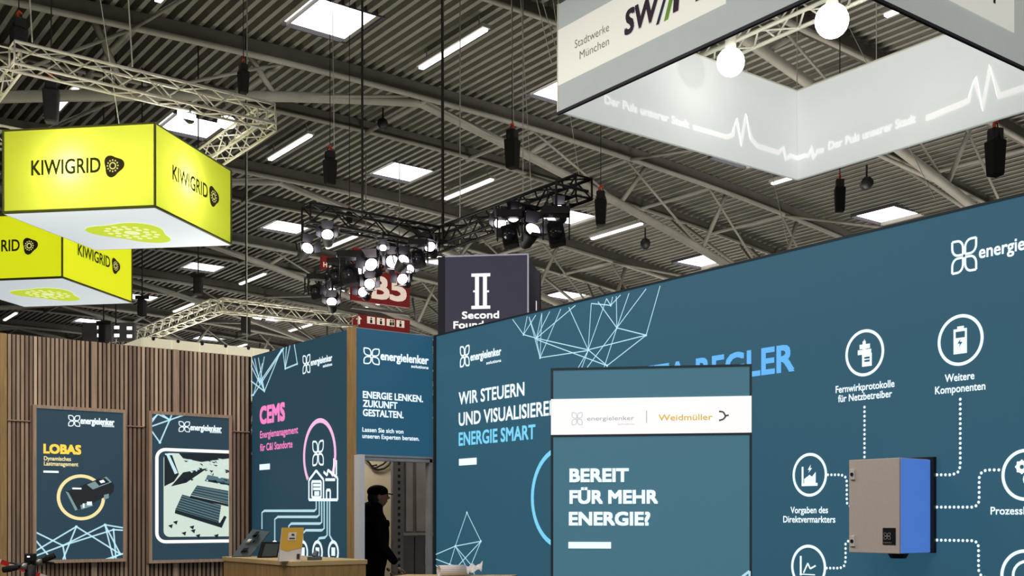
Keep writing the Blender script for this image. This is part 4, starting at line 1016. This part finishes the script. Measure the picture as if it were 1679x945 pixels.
# ================================================================== RED HALL SIGNS
RY = 36.0
PRS = Plane((0, RY, 0), (1, 0, 0), (0, -1, 0))
M_red = mat('red_sign', sr(120, 26, 24), .6, emit=sr(120, 24, 22), es=.35, var=.03)
M_cream2 = mat('cream_sign_print', sr(240, 222, 205), .6, emit=sr(240, 222, 205), es=.5, var=.01)
def signbox(x0, y0_, x1, y1_, m_, t, nm='board'):
    a_ = atY(x0, y0_, RY); b_ = atY(x1, y1_, RY); return obj(nm, MB().box((a_.x, RY, b_.z), (b_.x, RY+.15, a_.z)), m_, t)
hs = thing('hall_number_sign', 'large red hall number sign with cream B5 and pictograms behind the spotlights', 'hanging sign', atY(625, 546, RY))
signbox(577, 425, 672, 505, M_red, hs); signbox(577, 505.2, 672, 513.5, mat('sign_grey', sr(105, 95, 95), .6), hs, 'divider_bar'); signbox(577, 513.7, 672, 552, M_red, hs)
R_ = lambda: Art(PRS, .02)
R_().text('B', 610, 488, 637, 38, .035).text('5', 640, 491, 665, 38, .035).make('lettering', M_cream2, hs)
a = R_()
for i in range(4): a.rect(601.5+16*i, 519+2*i, 614.5+16*i, 532+2*i)
a.poly((583, 524), (588, 518), (593, 524), (590, 524), (590, 532), (586, 532), (586, 524)); a.make('pictogram_field', M_cream2, hs)
a = Art(PRS, .03)
for i in range(4):
    x_ = 608+16*i; y_ = 521+2*i; a.disc(x_, y_+1.5, 1.6, 8); a.rect(x_-1.8, y_+3.5, x_+1.8, y_+9.5)
    if i == 2: a.disc(x_+4, y_+1.5, 1.6, 8); a.rect(x_+2.5, y_+3.5, x_+5.5, y_+9.5)
a.make('pictograms', M_black, hs)
for nm, (x0, y0_, x1, y1_), s_, lab in (('hall_sign', (581, 406, 599, 427), 'H', 'small red sign with a cream letter H above the hall number sign'), ('hall_sign', (528, 419, 551, 446), 'Halle', 'small red sign with cream print left of the spotlight cluster')):
    t = thing(nm, lab, 'hanging sign', atY((x0+x1)/2, y1_, RY)); signbox(x0, y0_, x1, y1_, M_red, t)
    R_().text(s_, x0+(5 if s_ == 'H' else 2), (y0_+y1_)/2+5, x1-(5 if s_ == 'H' else 2), 9 if s_ == 'H' else 8, .03).make('lettering', M_cream2, t)
for px_, py_, lab in ((600, 420, 'left'), (655, 420, 'right')):
    p_ = atY(px_, py_, RY); cable(p_, (p_.x, p_.y, roof_z(p_.x)), 'rod holding the %s side of the red hall number sign' % lab, M_steel, .02)

# ================================================================== SPOTLIGHTS
M_lens = mat('spot_lens', (1, 1, 1, 1), emit=(1, .93, 1, 1), es=7.0, var=0.0)
sp0 = thing('stage_spotlight', 'x', 'spotlight', (0, 0, 0), 'spotlights on the black truss')
obj('lamp_body', MB().path([(0, .30, 0), (0, .24, 0), (0, .0, 0), (0, -.04, 0)], [.05, .09, .115, .12], 12), M_black, sp0, True)
obj('lens', MB().sphere((0, -.035, 0), .105, 14, 8, (1, .35, 1)), M_lens, sp0, True)
yk = MB(); yk.path([(-.14, .1, 0), (-.14, .1, .20), (0, .1, .24), (.14, .1, .20), (.14, .1, 0)], .014, 6); obj('yoke', yk, M_black, sp0)
obj('clamp', MB().box((-.03, .07, .24), (.03, .13, .36)), M_black, sp0)
for k_ in range(4):
    R3 = Matrix.Rotation(k_*math.pi/2, 4, 'Y'); m_ = MB(); pts_ = [(-.085, -.05, .115), (.085, -.05, .115), (.12, -.19, .19), (-.12, -.19, .19)]
    m_.hexa([R3 @ Vector(p) for p in pts_], [R3 @ (Vector(p)+Vector((0, 0, .006))) for p in pts_]); obj('barn_door', m_, mat('barn_door_grey', sr(52, 48, 56), .5, .3), sp0)
SPOTS = [(537, 387, 'a', 'second spotlight from the left end under the left truss arm'), (503, 409, 'a', 'leftmost spotlight hanging lowest at the left truss end'), (628, 408, 'a', 'small spotlight under the middle of the left truss arm'),
         (706, 407, 'a', 'bright spotlight just left of the truss corner and dark sign'), (560, 423, 'b', 'spotlight beside the small red sign'), (610, 436, 'b', 'broad bright spotlight in the cluster centre, below the letter H sign'),
         (591, 446, 'b', 'small spotlight at the lower left of the broad central one'), (643, 431, 'b', 'narrow spotlight right of the broad central one'), (661, 428, 'b', 'uppermost spotlight on the right side of the cluster'),
         (670, 443, 'b', 'spotlight with open barn doors, second on the right side of the cluster'), (661, 459, 'b', 'lowest spotlight on the right side of the cluster over the number 5'), (606, 467, 'b', 'spotlight left of the letter B, upper of a pair'),
         (596, 480, 'b', 'spotlight left of the letter B, lower of a pair'), (545, 481, 'b', 'spotlight at the lower left of the cluster, upper of a pair'), (544, 497, 'b', 'spotlight at the lower left of the cluster, lowest of all'),
         (820, 369, 'c', 'leftmost spotlight on the right truss arm'), (830, 365, 'c', 'second spotlight on the right truss arm, turned sideways'), (842, 357, 'c', 'third spotlight on the right truss arm, highest of three'),
         (872, 380, 'c', 'largest brightest spotlight, low on the right truss arm above the dark sign'), (902, 359, 'c', 'small spotlight at the far right of the right truss arm'), (917, 348, 'c', 'spotlight at the right end beside the skylight')]
random.seed(11)
for i, (px_, py_, arm, lab) in enumerate(SPOTS):
    if arm == 'a': p_ = atY(px_, py_, 18.4)
    elif arm == 'b': p_ = atX(px_, py_, 11.35-.35*(i % 3))
    else: p_ = atX(px_, py_, 11.3-.3*(i % 2))
    if arm == 'b' and p_.z < BZ-1.4: pass
    d_ = (EYE-p_).normalized(); yaw = math.atan2(d_.y, d_.x)+math.pi/2+random.uniform(-.45, .45); pit = -random.uniform(.15, .5)
    s_ = 1.25 if 'largest' in lab or 'broad' in lab else (.65 if 'small' in lab else 1.0)
    if i == 0: c = sp0; c['label'] = lab; c.location = p_; c.rotation_euler = (-pit*-1, 0, yaw); c.scale = (s_,)*3
    else:
        c = dup(sp0, p_, (-pit*-1, 0, yaw), lab); c.scale = (s_,)*3
        sp_c = c
    c = sp0 if i == 0 else sp_c
    MW = Matrix.LocRotScale(c.location, c.rotation_euler, c.scale).inverted()
    top_ = Vector((0, .1, .34)); tw_ = MW.inverted() @ top_
    q1_ = Vector((tw_.x, tw_.y, max(BZ-.17, tw_.z+.02))); q2_ = Vector((tw_.x+.01, 18.64, BZ-.17)) if arm == 'a' else Vector((11.56, tw_.y+.01, BZ-.17))
    o = obj('drop_pipe', MB().path([top_, MW @ q1_, MW @ q2_], .025, 6), M_black); o.parent = c
DARKS = [(575, 452, 1.5, 'black unlit moving lamp in the middle of the spotlight cluster'), (553, 455, 1.2, 'black unlit lamp at the left side of the spotlight cluster'), (520, 480, 1.2, 'black unlit lamp at the lower far left of the cluster'),
         (686, 425, 1.1, 'black unlit lamp between the cluster and the dark sign'), (836, 388, 1.3, 'black unlit lamp hanging below the three right spotlights'), (912, 385, 1.3, 'black unlit lamp right of the largest spotlight')]
for i, (px_, py_, s_, lab) in enumerate(DARKS):
    p_ = atX(px_, py_, 10.9 if i != 7 and i != 8 else 10.2); t = thing('moving_lamp', lab, 'spotlight', p_, 'unlit lamps on the black truss')
    bevel(obj('lamp_head', MB().obox(p_, RT*.10*s_+UP*.03, FW*.12*s_, UP*.13*s_-RT*.03), M_blackcloth, t), .03)
    obj('lens', MB().tube(p_-FW*.12*s_, p_-FW*.16*s_-UP*.02, .075*s_, 12), mat('dark_lens', sr(40, 40, 52), .15), t, True)
    for d_ in (-1, 1): obj('yoke_arm', MB().obox(p_+RT*.16*s_*d_+UP*.10*s_, RT*.012, FW*.03, UP*.16*s_), M_black, t)
    bevel(obj('base', MB().obox(p_+UP*.28*s_, RT*.17*s_, FW*.10*s_, UP*.05*s_), M_black, t), .01)
    obj('drop_pipe', MB().path([p_+UP*.3*s_, Vector((p_.x, p_.y, max(BZ-.17, p_.z+.3*s_+.02))), Vector((11.56, p_.y+.01, BZ-.17))], .025, 6), M_black, t)
# ================================================================== CHAIN HOISTS
ho = thing('chain_hoist', 'black chain hoist bag with orange hook hanging right of the second tube light', 'chain hoist', (0, 0, 0), 'chain hoists under the roof')
bg = MB(); bg.hexa([(-.10, -.10, -.62), (.10, -.10, -.62), (.10, .10, -.62), (-.10, .10, -.62)], [(-.13, -.12, -.08), (.13, -.12, -.08), (.13, .12, -.08), (-.13, .12, -.08)])
bevel(obj('chain_bag', bg, M_blackcloth, ho), .03)
bevel(obj('motor', MB().box((-.09, -.09, -.08), (.09, .09, .10)), M_black, ho), .02)
obj('hook', MB().path([(0, 0, .10), (.03, 0, .16), (0, 0, .22), (-.04, 0, .18)], .028, 8), M_orange, ho, True)
for s_ in (-.12, .12): obj('strap', MB().tube((s_, 0, -.1), (s_*.3, 0, .18), .010, 5), M_black, ho)
chains = []
hoists = [(541, 256, 24, None, 1.0), (840, 222, 24, 'black chain hoist bag with glowing orange hook left of the ring banner', 1.15), (1377, 302, 20, 'black chain hoist bag with orange hook under the ring banner, above the teal wall', .8),
          (1632, 222, 17, 'dark chain hoist at the right edge above the teal wall', 1.0), (399, 112, 22, 'black chain hoist on a cable above the silver truss end', .8), (573, 345, 27, 'small chain hoist with orange hook above the left arm of the black truss', .5),
          (985, 322, 26, 'long dark chain hoist bag right of the spotlights on the right truss arm', 1.1), (84, 140, 16.5, 'dark chain hoist below the left end of the silver truss', .9)]
hoists.append((31, 40, 17, 'dark chain hoist above the left end of the silver truss', .9))
for i, (px_, py_, D_d, lab, s_) in enumerate(hoists):
    p_ = atD(px_, py_, D_d)
    if i == 0: c = ho; c.location = p_; c.scale = (s_,)*3
    else: c = dup(ho, p_, (0, 0, .4*i), lab); c.scale = (s_,)*3
    chains.append((c, p_, s_))
for c, p_, s_ in chains:
    o = obj('chain', MB().tube((0, 0, .2), (0, 0, (roof_z(p_.x)-.03-p_.z)/s_), .009/s_, 5), M_black); o.parent = c
# loudspeaker box on the silver truss side, flood on the near truss, black moving heads
fl = thing('truss_flood', 'bright flood lamp on the right side of the silver truss over the yellow cube', 'lamp', atX(372, 201, 7.0))
p_ = atX(372, 201, 7.0); obj('housing', MB().tube(p_+FW*.02, p_+FW*.22, .10, 12, .07), M_black, fl, True); obj('lens', MB().sphere(p_, .15, 14, 8, (1, 1, .65)), mat('flood_glass', (1, 1, 1, 1), emit=(1, .95, .95, 1), es=10, var=0), fl, True)
obj('bracket', MB().tube(p_+FW*.1, Vector((7.03, p_.y+.1, 7.52)), .02, 6), M_black, fl)
fl2 = thing('truss_flood', 'small bright flood lamp left of the larger one under the silver truss', 'lamp', atY(306, 190, 16.35))
p_ = atY(306, 190, 16.35); obj('housing', MB().tube(p_+FW*.02, p_+FW*.16, .07, 10), M_black, fl2, True); obj('lens', MB().obox(p_, RT*.13-UP*.03, FW*.02, UP*.04), MATS['flood_glass'], fl2)
obj('bracket', MB().tube(p_+FW*.05, Vector((p_.x+.05, 16.3, 7.53)), .015, 6), M_black, fl2)
# dark speaker stack and hoists low over the slat wall
for i, (px_, py_, D_d, lab) in enumerate(((325, 470, 30, 'black loudspeaker hanging over the pale truss corner'), (170, 548, 30, 'black lamp housing just above the slatted wall'), (233, 505, 32, 'black hanging motor left of the pale truss'), (403, 535, 30, 'black hanging motor behind the pale cable over the fascia'))):
    p_ = atD(px_, py_, D_d); t = thing('hanging_box', lab, 'equipment', p_)
    bevel(obj('casing', MB().obox(p_, RT*.11, FW*.11, UP*.24), M_black, t), .04); obj('bracket', MB().obox(p_+UP*.30, RT*.19, FW*.03, UP*.05), M_black, t)
    obj('cable', MB().tube(p_+UP*.3, Vector((p_.x, p_.y, roof_z(p_.x))), .018, 5), M_black, t)
# black lamps clipped along the roof trusses
for i, (px_, py_, D_d, lab) in enumerate(((628, 204, 34, 'round black spotlight under the roof behind the thick cable'), (1058, 400, 36, 'small black lamp under the roof tubes above the teal wall'), (1421, 301, 30, 'black lamp under the ring banner'))):
    p_ = atD(px_, py_, D_d); t = thing('roof_lamp', lab, 'lamp', p_)
    obj('lamp_body', MB().tube(p_-FW*.12, p_+FW*.12, .16, 12), M_black, t, True); obj('bracket', MB().tube(p_, p_+UP*.5, .03, 6), M_black, t)
# loose cables fanning above the left side of the ring banner
for i, (a_, b_, D_d) in enumerate((((873, -30), (905, 105), 20), ((880, -30), (935, 160), 20), ((852, -30), (872, 330), 24), ((838, -30), (842, 200), 24), ((935, 190), (956, 330), 24), ((1270, 305), (1292, 400), 24), ((1490, 240), (1535, 330), 22), ((545, 0), (548, 245), 26), ((163, -10), (197, 215), 18))):
    lo_, hi_ = atD(b_[0], b_[1], D_d), atD(a_[0], a_[1], D_d); k_ = 1.0
    while (lo_.lerp(hi_, k_)).z < roof_z(lo_.lerp(hi_, k_).x)-.03 and k_ < 80: k_ *= 1.001
    cable(lo_, lo_.lerp(hi_, k_), ['thin cable left of the ring banner, running to its upper left', 'long thin cable beside the left corner of the ring banner', 'thin cable crossing in front of the left skylight by the banner', 'thin cable above the orange-hook hoist left of the banner', 'thin cable below the left corner of the ring banner',
           'thin cable below the front corner of the ring banner', 'thin cable below the right face of the ring banner', 'thin cable above the hoist bag near the second skylight', 'pale cable crossing the silver truss at upper left'][i], None, .008)

# lamp board over the slatted wall
p_ = atD(190, 545, 31); t = thing('lamp_board', 'grey lamp board with white squares above the slatted wall', 'lamp', p_)
bevel(obj('board', MB().obox(p_-RT*.5, RT*.42, FW*.06, UP*.26), mat('lamp_board_grey', sr(70, 68, 72), .6), t), .02); bevel(obj('board', MB().obox(p_+RT*.30, RT*.25, FW*.06, UP*.26), MATS['lamp_board_grey'], t), .02)
for dx, dz in ((-.42, .12), (-.42, -.1), (.05, .12), (.05, -.1), (.40, .1), (.40, -.12)):
    obj('lamp_square', MB().obox(p_+RT*dx+UP*dz-FW*.065, RT*.07, FW*.01, UP*.045), mat('square_glass', (.9, .9, .9, 1), emit=(1, 1, .95, 1), es=.9), t)
obj('hanger', MB().tube(p_+UP*.2, Vector((p_.x, p_.y, roof_z(p_.x))), .02, 5), M_black, t)
